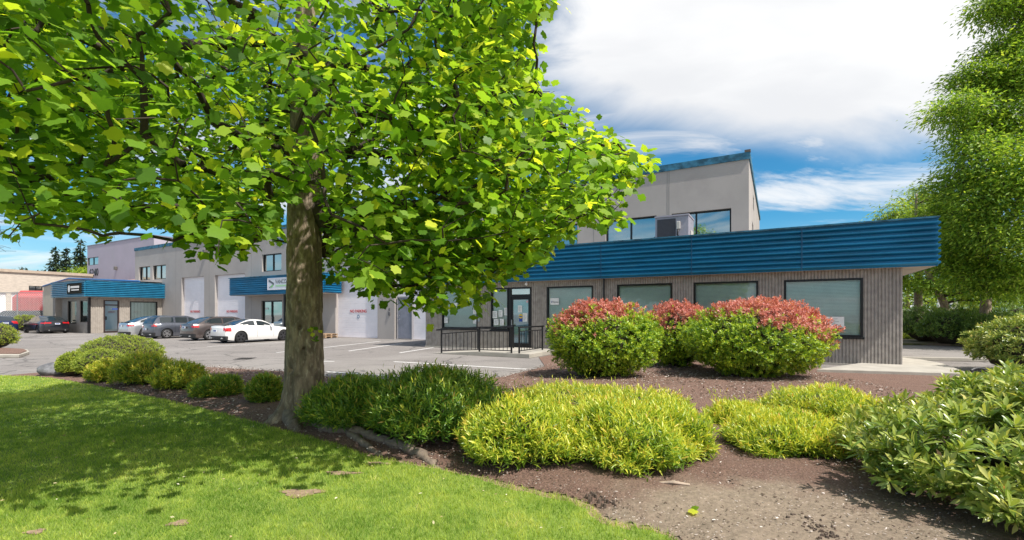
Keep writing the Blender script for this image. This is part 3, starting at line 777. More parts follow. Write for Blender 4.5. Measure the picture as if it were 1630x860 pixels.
# panel joints
mb = MB()
for px in (280, 333, 400, 610, 1065, 945, 1120-58):
    u = PA(px, BW)
    if px in (610,): continue
    mb.box(u-.014, u+.014, -.004, .0, 0 if px < 900 else 4, wt(u)-.24)
build_parts(mb, 'panel_joint', mat('joint', (.24, .23, .22), .9), wh)
for k, w_ in enumerate(upw):
    mu = [(w_[0]+w_[1])/2 if k != 5 else w_[0]+.42*(w_[1]-w_[0])]
    window(wh, Pm, *w_, mull=mu, blind='h' if k in (4,) else None, fr=.07, depth=.2, gm=GLASS_UP)
for s_ in sd: window(wh, Ps, *s_, fr=.06, depth=.15, gm=GLASS_UP)
for k, (a, b_, lo, hi) in enumerate(gdw):
    m = MB(); z = lo; n = 15; h = (hi-lo)/n; prof = []
    for i in range(n): prof += [(.235, z+.008), (.22, z+.022), (.22, z+h*.46), (.228, z+h*.5), (.22, z+h*.54), (.22, z+h-.008)]; z += h
    m.grid([[(a, d_, zz) for d_, zz in prof], [(b_, d_, zz) for d_, zz in prof]])
    gdoor = m.build('loading_door', WHITEDOOR, wh)
    if k < 3:
        zt = 1.72 if k < 2 else 1.7; x = (a+b_)/2 + (.0 if k != 2 else -.0)
        text('NO PARKING', 'lettering', .27, RED, gdoor, (x, .205, zt), (R(90), 0, 0), .003, .95, align='CENTER', bold=.004)
    if k == 2:
        m = MB(); m.disc((x, .208, 1.42), .13); m.build('round_mark', mat('blue_grey_ink', (.2, .3, .42), .6), gdoor)
        m = MB(); m.disc((x, .205, 1.42), .06); m.build('mark_centre', WHITEDOOR, gdoor)
# grey person door in the rightmost bay
a, b_ = PA(631, BW), PA(653, BW)
m = MB(); m.box(a, b_, .14, .2, .06, 2.62); pd = m.build('door', GREYDOOR, wh, bevel=.01)
m = MB(); m.box(a-.06, a-.004, .10, .21, .02, 2.7); m.box(b_+.004, b_+.06, .10, .21, .02, 2.7); m.box(a-.004, b_+.004, .10, .21, 2.625, 2.7); m.build('frame', mat('door_frame_grey', (.32, .31, .33), .6), pd)
m = MB(); m.tube([(a+.12, .10, 1.25), (a+.12, .14, 1.25)], .035); m.tube([(a+.12, .10, 1.5), (a+.12, .14, 1.5)], .03); m.build('handle', GALV, pd)
m = MB(); x = PA(620, BW); m.box(x-.07, x+.07, -.06, 0, 1.5, 1.72); m.box(x-.05, x+.05, -.05, 0, 1.82, 1.98); m.build('keypad', mat('keypad_grey', (.10, .10, .11), .5), wh, bevel=.01)
# wall lights and number
m = MB()
for px, py in ((329, 400),):
    x = PA(px, BW); z = Zb(px, py, BW); m.box(x-.16, x+.16, -.28, -.02, z-.16, z+.1)
build_parts(m, 'wall_light', mat('light_housing', (.12, .11, .10), .5), wh, bevel=.03)
text('202', 'number', .66, mat('number_blue', (.02, .16, .3), .5), wh, (PA(440, BW), -.02, Zb(440, 389, BW)), (R(90), 0, 0), .015, 1.15, bold=.015)
# glazed entrance under the small canopy
a, b_, lo, hi = ent; um = a+.45*(b_-a)
m = MB()
for (x0, x1, z0, z1) in ((a, a+.09, lo, hi), (b_-.09, b_, lo, hi), (a+.09, b_-.09, hi-.1, hi), (um-.06, um+.06, lo, hi-.1), (a+.09, um-.06, lo, lo+.16), (um+.06, b_-.09, lo, lo+.08)): m.box(x0, x1, .1, .2, z0, z1)
ed = m.build('entrance_door', DARKFRAME, wh)
m = MB(); m.poly([(a+.09, .16, lo), (b_-.09, .16, lo), (b_-.09, .16, hi-.1), (a+.09, .16, hi-.1)]); m.build('pane', GLASS_UP, ed, fix=False)
m = MB(); m.box(a, b_, .6, .62, lo, hi); m.build('room', mat('dim_room', (.10, .12, .13), .9), ed)
m = MB(); m.box(a+.3, a+.62, .13, .135, 1.95, 2.08); m.build('notice', PAPER, ed)
m = MB(); m.box(um+.03, um+.06, .04, .1, 1.0, 1.4); m.build('handle', GALV, ed)
# canopy over the entrance
BC = 20.9; ca = bldg('entrance_canopy', 'blue ribbed canopy with white company sign, half hidden behind the large tree trunk', 'canopy', 0, BC)
c0_, c1_ = PA(366, BC), PA(516, BC)
m = MB(); fascia(m, lambda u, d, z: (u, d, z), c0_, c1_, 3.0, 4.28, 8); fascia(m, lambda u, d, z: (c0_+d, u, z), .001, BW-BC-.02, 3.005, 4.275, 8); fascia(m, lambda u, d, z: (c1_-d, u, z), .001, BW-BC-.02, 3.005, 4.275, 8)
m.build('fascia', BLUE, ca)
m = MB(); m.box(c0_-.04, c1_+.04, -.1, BW-BC-.02, 4.282, 4.34); m.build('cap', BLUECAP, ca)
m = MB(); m.box(c0_+.02, c1_-.02, .02, BW-BC-.02, 2.99, 3.04); m.build('soffit', SOFFIT, ca)
m = MB(); x = PA(451, BC); m.box(x-.06, x+.06, .05, .17, 0, 2.988); m.build('post', BLACK, ca)
# company sign
sx0, sx1 = PA(427, BC-.1), PA(500, BC-.1)
sg = bldg('company_sign', 'white company sign with black and green arrow logo on the blue canopy', 'sign', (sx0+sx1)/2, BC-.1)
hw = (sx1-sx0)/2
m = MB(); m.box(-hw, hw, -.06, .02, 3.30, 4.13); m.build('panel', mat('sign_white', (.68, .71, .78), .5), sg)
m = MB()
for (x0, x1, z0, z1) in ((-hw, hw, 4.09, 4.13), (-hw, hw, 3.30, 3.34), (-hw, -hw+.05, 3.34, 4.09), (hw-.05, hw, 3.34, 4.09)): m.box(x0, x1, -.07, -.061, z0, z1)
m.build('frame', mat('sign_edge', (.78, .76, .8), .5), sg)
m = MB(); q = -hw+.12
m.poly([(q, -.066, 3.98), (q+.1, -.066, 4.02), (q+.62, -.066, 3.78), (q+.62, -.066, 3.70), (q+.5, -.066, 3.70), (q, -.066, 3.90)])
m.poly([(q+.5, -.066, 3.72), (q+.62, -.066, 3.72), (q+.60, -.066, 3.62), (q+.14, -.066, 3.44), (q+.04, -.066, 3.46), (q+.3, -.066, 3.58)])
m.build('logo', INK, sg, fix=False)
m = MB(); m.poly([(q+.32, -.069, 3.57), (q+.48, -.069, 3.68), (q+.58, -.069, 3.60), (q+.36, -.069, 3.46), (q+.2, -.069, 3.48)]); m.build('logo_accent', GREENINK, sg, fix=False)
text('VANCO', 'lettering', .38, INK, sg, (q+.78, -.066, 3.74), (R(90), 0, 0), .003, .9, bold=.006)
m = MB()
for i in range(9): m.box(q+.82+i*.13, q+.90+i*.13, -.068, -.062, 3.52, 3.62)
m.build('second_line', GREENINK, sg)

# ================================================================ left office
AO = -49.2; b_n, b_f = PB(136, AO), BW-.02          # fascia plane faces +a
lo_ = bldg('corner_office', 'small tan ribbed office with blue fascia on two sides and dark bronze door, far left', 'building', AO, b_n)
Pr = lambda u, d, z: (-d, u, z)                   # face towards +a : u runs along b
wb = .45
D = b_f-b_n
PBo = lambda px: PB(px, AO-.45)-b_n
Pw = lambda u, d, z: (-.45-d, u, z)
dw = (PBo(165), PBo(190), .04, 2.78); ww = (PBo(207), PBo(251), .9, 2.72)
m = MB(); ribbed(m, Pw, .45, dw[0], 0, 3.0, .16, .035); ribbed(m, Pw, dw[1], ww[0], 0, 3.0, .16, .035); ribbed(m, Pw, ww[1], D, 0, 3.0, .16, .035)
ribbed(m, Pw, dw[0], dw[1], dw[3], 3.0, .16, .035); ribbed(m, Pw, ww[0], ww[1], ww[3], 3.0, .16, .035); ribbed(m, Pw, ww[0], ww[1], 0, ww[2], .16, .035)
m.poly([(-.46, .45, 0), (-8, .45, 0), (-8, .45, 3), (-.46, .45, 3)]) if False else None
m.build('wall', RIBL, lo_)
fw = PA(83, b_n) - AO
PAo = lambda px: PA(px, b_n+.45)-AO
w1, w2 = (PAo(107.5), PAo(121.5), .75, 2.75), (PAo(127), PAo(142), .9, 2.75)
m = MB(); wall_cells(m, PAo(98), -.5, 0, lambda u: 3.0, [w1, w2], lambda u, d, z: (u, .45+d, z), .15)
m.poly([(PAo(98), .45, 0), (PAo(98), .03, 0), (PAo(98), .03, 3), (PAo(98), .45, 3)]); m.poly([(fw, .05, 0), (PAo(98)-.01, .05, 0), (PAo(98)-.01, .05, 3), (fw, .05, 3)])
m.build('front_wall', mat('tan_wall', (.30, .27, .24), .9, var=.1, vscale=2), lo_)
m = MB(); x = -.44; m.box(x-.08, x+.08, .30, .46, 0, 2.99); m.build('corner_post', BLACK, lo_)
for w_ in (w1, w2): window(lo_, lambda u, d, z: (u, .45+d, z), *w_, fr=.06, depth=.12)
window(lo_, Pw, *ww, blind='v', fr=.08, depth=.1)
m = MB(); z0, z1 = dw[2], dw[3]
for (y0_, y1_, a_, b2) in ((dw[0], dw[0]+.1, z0, z1), (dw[1]-.1, dw[1], z0, z1), (dw[0]+.1, dw[1]-.1, z1-.08, z1), (dw[0]+.1, dw[1]-.1, 2.32, 2.42), (dw[0]+.1, dw[1]-.1, z0, z0+.1)): m.box(-.58, -.46, y0_, y1_, a_, b2)
d2 = m.build('door', mat('rust_bronze', (.05, .03, .028), .45, .2), lo_)
m = MB(); m.poly([(-.52, dw[0]+.1, z0), (-.52, dw[1]-.1, z0), (-.52, dw[1]-.1, z1), (-.52, dw[0]+.1, z1)]); m.build('pane', glass_mat('blue_door_glass', (.35, .6, .7), .25), d2, fix=False)
m = MB(); m.box(-.75, -.74, dw[0], dw[1], z0, z1); m.build('curtain', BLIND, d2)
m = MB(); m.box(-.51, -.505, dw[0]+.6, dw[0]+1.2, 1.98, 2.08); m.build('lettering_strip', SIGNBLUE, d2)
m = MB(); m.box(-.46, -.40, dw[0]+.13, dw[0]+.2, 1.1, 1.4); m.build('handle', BLACK, d2)
m = MB(); fascia(m, lambda u, d, z: (-d, u, z), 0, D, 3.02, 4.33, 8, .11)
fascia(m, lambda u, d, z: (u, d, z), fw, 0, 3.02, 4.33, 8, .11)
m.build('fascia', BLUELIGHT, lo_)
m = MB(); m.box(fw, -.01, .01, D-.01, 3.0, 3.03); m.build('soffit', SOFFIT, lo_)
m = MB(); m.box(fw-.02, .08, -.08, D, 4.332, 4.38); m.build('cap', BLUECAP, lo_)
# its sign
s0, s1 = PA(108.5, b_n-.1), PA(130, b_n-.1)
sg2 = bldg('office_sign', 'black sign with white oval logo on the blue fascia of the small office', 'sign', (s0+s1)/2, b_n-.1)
hw = (s1-s0)/2
m = MB(); m.box(-hw, hw, -.08, .02, 3.28, 4.14); m.build('panel', mat('sign_black', (.02, .02, .014), .8, spec=.15), sg2)
m = MB(); n = 24; m.poly([(-hw+.42+math.cos(2*math.pi*k/n)*.22, -.085, 3.72+math.sin(2*math.pi*k/n)*.30) for k in range(n)]); m.build('oval_logo', PAPER, sg2, fix=False)
m = MB(); r_ = random.Random(5); x = -hw+.75
while x < hw-.25: wd = r_.uniform(.06, .13); m.box(x, x+wd, -.09, -.081, 3.75, 3.92); x += wd+.035
x = -hw+.9
while x < hw-.35: wd = r_.uniform(.05, .1); m.box(x, x+wd, -.09, -.081, 3.55, 3.64); x += wd+.03
m.build('lettering', PAPER, sg2)

# beige wing wall + neighbour's low gabled roof
ng = bldg('neighbour_office', 'beige low-gabled neighbouring office with thin blue roof trim behind the small blue-fascia office', 'building', -59, 17.3)
m = MB(); u0, u1 = PA(69, 17.3)+59, PA(83, 17.3)+59
m.poly([(u0, 0, 0), (u1+.2, 0, 0), (u1+.2, 0, 4.42), (u0, 0, 4.2)]); m.poly([(u0, 0, 0), (u0, 7, 0), (u0, 7, 4.2), (u0, 0, 4.2)])
m.poly([(u0, 7, 0), (14, 7, 0), (14, 7, 5), (u0, 7, 5)])
m.build('wall', mat('beige_siding', (.50, .44, .36), .85, var=.06), ng)
yg = 3.2
def gp(px, py): return (PA(px, 17.3+yg)+59, yg, Zb(px, py, 17.3+yg))
m = MB(); p1, p2, p3 = gp(80, 452), gp(109, 443.5), gp(222, 448)
m.poly([(p1[0], yg, 3.5), (p3[0], yg, 3.5), p3, p2, p1]); m.build('gable', mat('beige_siding'), ng, fix=False)
m = MB(); m.tube([p1, p2, p3], .09, 4); m.tube([(u0-.05, -.03, 4.22), (u1+.15, -.03, 4.44)], .08, 4); m.build('roof_trim', mat('trim_blue', (.03, .12, .3), .5), ng)
m = MB(); m.poly([p1, p2, (p2[0], yg+3, p2[2]), (p1[0], yg+3, p1[2])]); m.poly([p2, p3, (p3[0], yg+3, p3[2]), (p2[0], yg+3, p2[2])]); m.build('roof', mat('pale_roof', (.5, .46, .42), .9), ng)

# lavender building
BL = 26.0; lv = bldg('lavender_building', 'tall pale lavender concrete building numbered 6240 behind the warehouse', 'building', 0, BL)
l0, l1 = PA(139, BL), PA(245, BL); ZLV = 10.2
lw = (PA(139.5, BL)+.02, PA(156.5, BL), Zb(150, 422, BL), Zb(150, 409.5, BL))
m = MB(); wall_cells(m, l0, l1, 0, lambda u: ZLV, [lw], Pm, .2)
m.poly([(l1, 0, 0), (l1, 18, 0), (l1, 18, ZLV), (l1, 0, ZLV)]); m.poly([(l0, 0, 0), (l0, 18, 0), (l0, 18, ZLV), (l0, 0, ZLV)]); m.poly([(l0, 0, ZLV-.3), (l1, 0, ZLV-.3), (l1, 18, ZLV-.3), (l0, 18, ZLV-.3)])
m.build('wall', LAV, lv)
m = MB(); m.box(l0-.03, l1+.03, -.04, .1, ZLV+.002, ZLV+.12); m.box(l1-.1, l1+.03, .1, 18, ZLV+.002, ZLV+.12); m.build('coping', mat('grey_coping', (.2, .2, .24), .6), lv)
window(lv, Pm, *lw, fr=.06, depth=.12, gm=GLASS_UP, mull=[(lw[0]+lw[1])/2])
text('6240', 'number', 1.30, BLACK, lv, (PA(142.5, BL), -.03, Zb(142, 440, BL)), (R(90), 0, 0), .02, 1.0, bold=.0)
m = MB(); x = PA(186, BL); z = Zb(186, 428, BL); m.box(x-.1, x+.2, -.3, -.02, z-.15, z+.25); m.build('wall_light', mat('light_housing'), lv, bevel=.04)
m = MB(); 
for px in (212,): u = PA(px, BL); m.box(u-.015, u+.015, -.004, 0, 0, ZLV)
m.build('panel_joint', mat('lav_joint', (.34, .32, .38), .9), lv)
m = MB(); m.box(PA(160, 25), PA(222, 25), -1.2, -.01, 4.4, 5.05)
m.poly([(PA(160, 25), -1.21, 5.05), (PA(222, 25), -1.21, 5.05), (PA(222, 25), -.02, 5.6), (PA(160, 25), -.02, 5.6)])
m.build('skirt_roof', mat('brown_pink_roof', (.30, .20, .18), .9, var=.1), lv)
m = MB(); x = PA(291, 30); m.tube([(x, 4, 8), (x, 4, 10.9)], .18); m.tube([(x, 4, 10.9), (x, 4, 11.1)], .28); m.build('flue', GALV, lv)

# beige warehouse far left, faces +a
AB = -75.0; bw = bldg('beige_warehouse', 'long low beige block warehouse with pale loading doors on the far left', 'building', AB, 0)
Pf = lambda u, d, z: (-d, u, z)
o1 = [(PB(46, AB), PB(75, AB), Za(60, 463, AB), Za(60, 455, AB)), (PB(-30, AB), PB(10, AB), .02, 4.0), (PB(18, AB), PB(33, AB), .02, 4.0)]
o1[0] = (PB(46, AB), PB(68, AB), 4.0, 4.85)
m = MB(); wall_cells(m, 10, 75, 0, lambda u: 6.3, o1, Pf, .2); m.poly([(0, 75, 0), (-20, 75, 0), (-20, 75, 6.3), (0, 75, 6.3)]); m.build('wall', BRICKB, bw)
m = MB(); m.box(-.3, .15, 9, 75.2, 6.302, 6.62); m.build('roof_trim', mat('tan_trim', (.46, .37, .29), .7, var=.1), bw)
m = MB(); m.box(-20, -.3, 9, 75, 6.2, 6.3); m.build('roof', ROOFM, bw)
window(bw, Pf, *o1[0], mull=[(o1[0][0]+o1[0][1])/2], fr=.08, depth=.12, gm=GLASS_UP)
for o_ in o1[1:]:
    m = MB(); m.box(-.2, -.18, o_[0], o_[1], 0, 4.0); m.build('loading_door', WHITEDOOR, bw)

# chain-link fence
f0, f1 = at(-140, 500, 45), at(69, 500, 45.5)
fn = thing('chain_link_fence', 'tall galvanised chain-link fence behind the parked cars at far left', 'fence', (f0.x, f0.y, 0), math.atan2(f1.y-f0.y, f1.x-f0.x))
Lf = (f1-f0).length; HF = 3.65
m = MB(); npst = 6
for i in range(npst): x = Lf*i/(npst-1); m.tube([(x, 0, 0), (x, 0, HF+.1)], .05, 6)
build_parts(m, 'post', GALV, fn)
m = MB(); m.tube([(0, 0, HF), (Lf, 0, HF)], .03, 5); m.tube([(0, 0, HF-.35), (Lf, 0, HF-.35)], .012, 4); m.tube([(0, 0, 1.35), (Lf, 0, 1.35)], .02, 4); build_parts(m, 'rail', GALV, fn)
m = MB(); s = .22; x = -HF
while x < Lf:
    for sg_ in (0, 1):
        a0_, a1_ = max(x, 0), min(x+HF, Lf)
        if a1_ > a0_:
            za, zb_ = (a0_-x, a1_-x) if sg_ == 0 else (HF-(a0_-x), HF-(a1_-x))
            m.tube([(a0_, .0, za), (a1_, .0, zb_)], .011, 3, False)
    x += s
m.build('mesh', GALV, fn)
# ================================================================ plants
def unit_dirs(n, zmin=-1.0, r=rng):
    z = r.uniform(zmin, 1, n); t = r.uniform(0, 2*np.pi, n); s = np.sqrt(1-z*z)
    return np.stack([s*np.cos(t), s*np.sin(t), z], 1)
def lump(d, seed, k=2.2):
    return (np.sin(d[:, 0]*k*1.7+seed)*np.cos(d[:, 1]*k*1.3+seed*2.1) + .6*np.sin(d[:, 2]*k*2.3+d[:, 0]*k*2.9+seed*.7) + .5*np.cos(d[:, 1]*k*3.7+seed*3.3) + .45*np.sin(d[:, 0]*k*5.3+seed)*np.cos(d[:, 2]*k*4.7+d[:, 1]*k*3.9))/2.1
CORE = mat('dark_stem_core', (.05, .045, .025), .95, var=.5, vscale=20, bump=1, bscale=40)  # shared by the stems and the added dark core
def shrub(name, label, cat, c, rx, ry, h, shoots, K, tm, leafsize, L, tilt, m, group=None, seed=1, lumpy=.10, up=.35, zmin=-.55, depth=.22, tip=.5, core=.80, zfrac=.5, flat=1.0, tall=.0, split=None, stemname='stems', fine=.07):
    r = np.random.default_rng(seed)
    root = thing(name, label, cat, (c[0], c[1], 0), 0, group)
    d = unit_dirs(shoots, zmin, r)
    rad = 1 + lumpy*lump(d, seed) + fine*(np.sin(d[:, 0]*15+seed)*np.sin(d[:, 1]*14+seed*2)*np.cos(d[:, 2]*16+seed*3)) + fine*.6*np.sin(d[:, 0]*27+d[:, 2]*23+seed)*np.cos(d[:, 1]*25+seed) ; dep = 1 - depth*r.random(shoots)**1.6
    zc = h*zfrac; R3 = np.array([rx, ry, h-zc])
    sq = np.sign(d)*np.abs(d)**flat
    P = sq*R3*(rad*dep)[:, None]; P[:, 2] = np.where(d[:, 2] < 0, sq[:, 2]*zc*.98*rad*dep, P[:, 2]) + zc
    nrm = norm(d/R3)
    A = norm(nrm*(1-up) + np.array([0, 0, up]) + r.normal(size=(shoots, 3))*.28)
    Ls = L*r.uniform(.6, 1.25, shoots)*(1 + tall*(r.random(shoots) < .12)*(d[:, 2] > .2)*r.random(shoots)*2)
    P = P - A*(Ls*.75)[:, None]
    P[:, 2] = np.maximum(P[:, 2], .03)
    # leaves along each shoot, spiralling
    B = norm(np.cross(A, np.array([.3, .9, .2]) + r.normal(size=(shoots, 3))*.1)); C = np.cross(A, B)
    ks = np.arange(K); ang = ks[None, :]*2.4 + r.uniform(0, 6.28, (shoots, 1)); t = (ks+.5)/K
    tt = np.broadcast_to(t, (shoots, K)); T = tilt*(1.15-.75*tt) + r.normal(size=(shoots, K))*.14
    pos = P[:, None, :] + A[:, None, :]*(Ls[:, None]*tt)[..., None]
    out_ = B[:, None, :]*np.cos(ang)[..., None] + C[:, None, :]*np.sin(ang)[..., None]
    F = A[:, None, :]*np.cos(T)[..., None] + out_*np.sin(T)[..., None]
    N = A[:, None, :]*np.sin(T)[..., None] - out_*np.cos(T)[..., None] + r.normal(size=(shoots, K, 3))*.15
    S = leafsize*r.uniform(.7, 1.2, (shoots, K))*(1-.25*tt)
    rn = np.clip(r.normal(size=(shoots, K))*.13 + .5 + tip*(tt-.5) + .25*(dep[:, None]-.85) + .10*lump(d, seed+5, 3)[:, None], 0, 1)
    sel = np.ones(shoots, bool)
    pos, F, N = pos.reshape(-1, 3), F.reshape(-1, 3), N.reshape(-1, 3); S = S.ravel(); rn = rn.ravel()
    pos[:, 2] = np.maximum(pos[:, 2], .03)
    if split is not None:
        q = split(d, r); qq = np.repeat(q, K)
        scatter('leaves', tm, pos[~qq], F[~qq], N[~qq], S[~qq], rn[~qq], m, root)
        scatter('red_new_leaves', tm, pos[qq], F[qq], N[qq], S[qq], np.clip(r.normal(size=qq.sum())*.22+.5, 0, 1), REDLEAF, root)
    else: scatter('leaves', tm, pos, F, N, S, rn, m, root)
    # woody inside: a tangle of stems, with a solid dark core added behind them
    n = 26; b = MB()
    dd = unit_dirs(n, 0.0, r)
    for k in range(n):
        e = dd[k]*R3*.85; b.tube([(e[0]*.15, e[1]*.15, -.02), (e[0]*.5, e[1]*.5, zc*.6+e[2]*.35), (e[0], e[1], zc+e[2])], [.014, .010, .004], 4, False)
    st = b.build(stemname, CORE, root, fix=False)
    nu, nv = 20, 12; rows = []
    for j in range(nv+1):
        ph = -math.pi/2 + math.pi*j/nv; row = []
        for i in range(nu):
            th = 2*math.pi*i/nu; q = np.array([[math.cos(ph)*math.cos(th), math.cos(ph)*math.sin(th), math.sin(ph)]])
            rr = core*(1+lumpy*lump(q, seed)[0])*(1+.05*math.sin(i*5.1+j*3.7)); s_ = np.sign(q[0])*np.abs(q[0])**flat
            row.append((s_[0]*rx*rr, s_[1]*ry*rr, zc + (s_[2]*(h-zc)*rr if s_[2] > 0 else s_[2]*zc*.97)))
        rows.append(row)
    b = MB(); b.grid(rows, True); b.build('dark_core', CORE, root, smooth=True)  # solid dark filler added so the shrub does not show through
    return root
def from_px(x0, x1, yt, yb, ry=1.0):
    Yf = 1200/(yb-500); w_ = x1-x0; Yc = Yf/(1-w_/1500*ry); rx = w_/1500*Yc
    return (K((x0+x1)/2)*Yc, Yc), rx, rx*ry, 1.6-(yt-500)/750*Yc
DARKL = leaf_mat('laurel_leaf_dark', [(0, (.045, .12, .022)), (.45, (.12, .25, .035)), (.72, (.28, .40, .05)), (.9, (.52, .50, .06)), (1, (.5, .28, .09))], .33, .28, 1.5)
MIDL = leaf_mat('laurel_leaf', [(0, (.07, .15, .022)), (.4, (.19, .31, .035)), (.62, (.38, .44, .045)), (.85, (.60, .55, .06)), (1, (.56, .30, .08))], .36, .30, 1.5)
GOLD = leaf_mat('gold_green_leaf', [(0, (.07, .16, .018)), (.36, (.19, .32, .035)), (.60, (.44, .52, .06)), (.84, (.72, .68, .10)), (1, (.66, .38, .10))], .34, .32, 1.5)
BOX = leaf_mat('clipped_leaf', [(0, (.07, .13, .02)), (.5, (.24, .32, .045)), (.8, (.42, .48, .07)), (1, (.52, .52, .09))], .5, .28, 1.4)
RHODO = leaf_mat('rhododendron_leaf', [(0, (.045, .11, .022)), (.38, (.18, .28, .045)), (.64, (.40, .45, .10)), (.9, (.66, .62, .2)), (1, (.46, .24, .12))], .30, .25, 1.4)
PIERIS = leaf_mat('broadleaf_green', [(0, (.045, .13, .018)), (.4, (.17, .31, .026)), (.7, (.40, .52, .04)), (1, (.62, .66, .05))], .35, .28, 1.5)
REDLEAF = leaf_mat('red_new_leaf', [(0, (.28, .06, .05)), (.35, (.50, .15, .125)), (.7, (.66, .27, .23)), (1, (.72, .40, .28))], .42, .28, 1.2)
GREENB = leaf_mat('green_shrub_leaf', [(0, (.035, .09, .018)), (.5, (.12, .22, .035)), (.85, (.26, .35, .065)), (1, (.38, .45, .08))], .4, .28, 1.4)

# clipped domes at the far end
for (x0, x1, yt, yb, ry, lab, sd_) in (
    (134, 252, 534, 592, .9, 'largest clipped round green shrub, at the back of the far end of the bed', 21),
    (92, 142, 561, 602, .9, 'small clipped green shrub right beside the grey boulder', 22),
    (122, 200, 556, 606, .9, 'mid-sized clipped green shrub between the small one at the boulder and the leafy row', 23)):
    c, rx, ry_, h = from_px(x0, x1, yt, yb, ry); rx -= .05; ry_ -= .05
    shrub('clipped_shrub', lab, 'shrub', c, rx, ry_, h, int(2600*max(1, rx*1.6)), 4, SMALL, .045, .06, .8, BOX, 'clipped round shrubs by the boulder', sd_, .045, .25, -.5, .10, .5, .88, .45)
for (x0, x1, yt, yb, lab, sd_, m_) in (
    (135, 205, 572, 614, 'small leafy shrub with yellow tips just right of the clipped domes', 31, MIDL),
    (178, 282, 561, 623, 'largest shrub of the leafy row left of the tree, wide and mounded', 32, MIDL),
    (238, 336, 574, 630, 'leafy shrub in the row, right of the largest mound', 33, MIDL),
    (298, 392, 596, 642, 'low spreading leafy shrub, second left of the big tree trunk', 34, DARKL),
    (386, 458, 596, 651, 'leafy green shrub immediately left of the big tree trunk', 35, DARKL)):
    c, rx, ry_, h = from_px(x0, x1, yt+3, yb)
    rx = rx*.88-.06; ry_ = ry_*.85-.06
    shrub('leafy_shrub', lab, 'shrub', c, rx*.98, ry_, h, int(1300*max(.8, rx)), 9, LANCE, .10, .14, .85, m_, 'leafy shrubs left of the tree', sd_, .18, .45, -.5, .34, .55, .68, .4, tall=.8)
for (x0, x1, yt, yb, lab, sd_, m_, n_) in (
    (488, 640, 592, 702, 'dark green narrow-leaved shrub against the right side of the tree trunk', 41, DARKL, 1700),
    (590, 800, 577, 727, 'tall dark green narrow-leaved shrub between the trunk shrub and the golden mounds', 42, DARKL, 2600)):
    c, rx, ry_, h = from_px(x0, x1, yt+10, yb)
    shrub('narrow_leaved_shrub', lab, 'shrub', c, rx, ry_, h, n_, 9, LANCE, .105, .17, .9, m_, 'dark green shrubs right of the tree', sd_, .18, .5, -.45, .38, .45, .66, .42, tall=1.1)
for (x0, x1, yt, yb, lab, sd_, n_) in (
    (722, 935, 630, 769, 'front left golden-green mounded shrub touching the dark green shrub', 51, 1500),
    (862, 1136, 632, 773, 'large front golden-green shrub, lowest and widest of the golden mounds', 52, 2300),
    (770, 1100, 612, 700, 'golden-green shrub mass at the back behind the two front golden mounds', 53, 2300)):
    c, rx, ry_, h = from_px(x0, x1, yt+8, yb, .8)
    rx -= .06; ry_ -= .06
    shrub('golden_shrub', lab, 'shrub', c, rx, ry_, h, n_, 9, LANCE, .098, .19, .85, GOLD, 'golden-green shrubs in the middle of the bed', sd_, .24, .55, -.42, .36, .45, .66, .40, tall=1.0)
for (x0, x1, yt, yb, lab, sd_, n_) in (
    (1118, 1232, 637, 692, 'small golden-green shrub between the large golden mound and its right-hand neighbours', 54, 800),
    (1143, 1357, 655, 748, 'low golden-green shrub in front, beside the rhododendron', 55, 1700),
    (1215, 1402, 612, 690, 'golden-green shrub farther back, in front of the right red-topped bush', 56, 1400)):
    c, rx, ry_, h = from_px(x0, x1, yt+6, yb, .9)
    rx -= .09; ry_ -= .09
    shrub('golden_shrub', lab, 'shrub', c, rx, ry_, h, n_, 9, LANCE, .092, .18, .85, GOLD, 'golden-green shrubs at the right of the bed', sd_, .22, .55, -.45, .36, .45, .66, .40, tall=.9)
shrub('rhododendron', 'big rhododendron with whorls of long leathery leaves in the lower right corner', 'shrub', (5.5, 4.0), 2.60, 1.7, 1.12, 3600, 9, OBL, .13, .06, 1.02, RHODO, None, 61, .18, .45, -.3, .24, .25, .60, .25, split=None, flat=1.15)
shrub('rhododendron', 'rounded rhododendron with glossy leaves at the right edge beside the service lane', 'shrub', (K(1640)*12.3+.45, 12.9), 1.15, 1.1, 1.52, 1100, 8, OBL, .13, .06, 1.1, RHODO, None, 62, .14, .4, -.5, .28, .35, .75, .45)
def redtop(thr, bias=0.0):
    def f(d, r):
        return (d[:, 2] + .34*lump(d, 7.3+bias, 4.2) + r.normal(size=len(d))*.12 + bias*d[:, 0]) > thr
    return f
for (x0, x1, yt, yb, lab, sd_, n_, thr, bias) in (
    (861, 1058, 475, 613, 'left rounded bush with red new leaves on its crown, beside the ramp railing', 71, 3000, .60, -.15),
    (1010, 1150, 478, 591, 'rear red-topped bush seen between the other two', 72, 2200, .45, 0),
    (1078, 1324, 474, 616, 'right and widest red-topped bush, before the two right-hand windows', 73, 4000, .42, .42)):
    c, rx, ry_, h = from_px(x0, x1, yt+3, yb, .85); rx = rx*.93-.08; ry_ = ry_*.93-.08
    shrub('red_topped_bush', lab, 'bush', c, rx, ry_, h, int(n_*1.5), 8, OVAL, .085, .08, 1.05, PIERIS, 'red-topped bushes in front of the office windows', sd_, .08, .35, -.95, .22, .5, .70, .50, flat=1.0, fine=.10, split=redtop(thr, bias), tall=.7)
c_ = (-22.9, 20.2)
shrub('island_bush', 'yellow-green clipped bush on the kerbed island at the left edge', 'bush', c_, 1.35, 1.2, 1.30, 2600, 5, SMALL, .06, .07, .8, BOX, None, 81, .06, .3, -.5, .12, .9, .88, .45)
c_ = at(42, 500, 44); shrub('low_hedge_bush', 'small yellow-green bush behind the dark parked sedan', 'bush', (c_.x, c_.y), 1.5, .8, 1.5, 900, 5, SMALL, .11, .1, .8, BOX, None, 82, .1, .3, -.5, .12, .9, .85, .45)
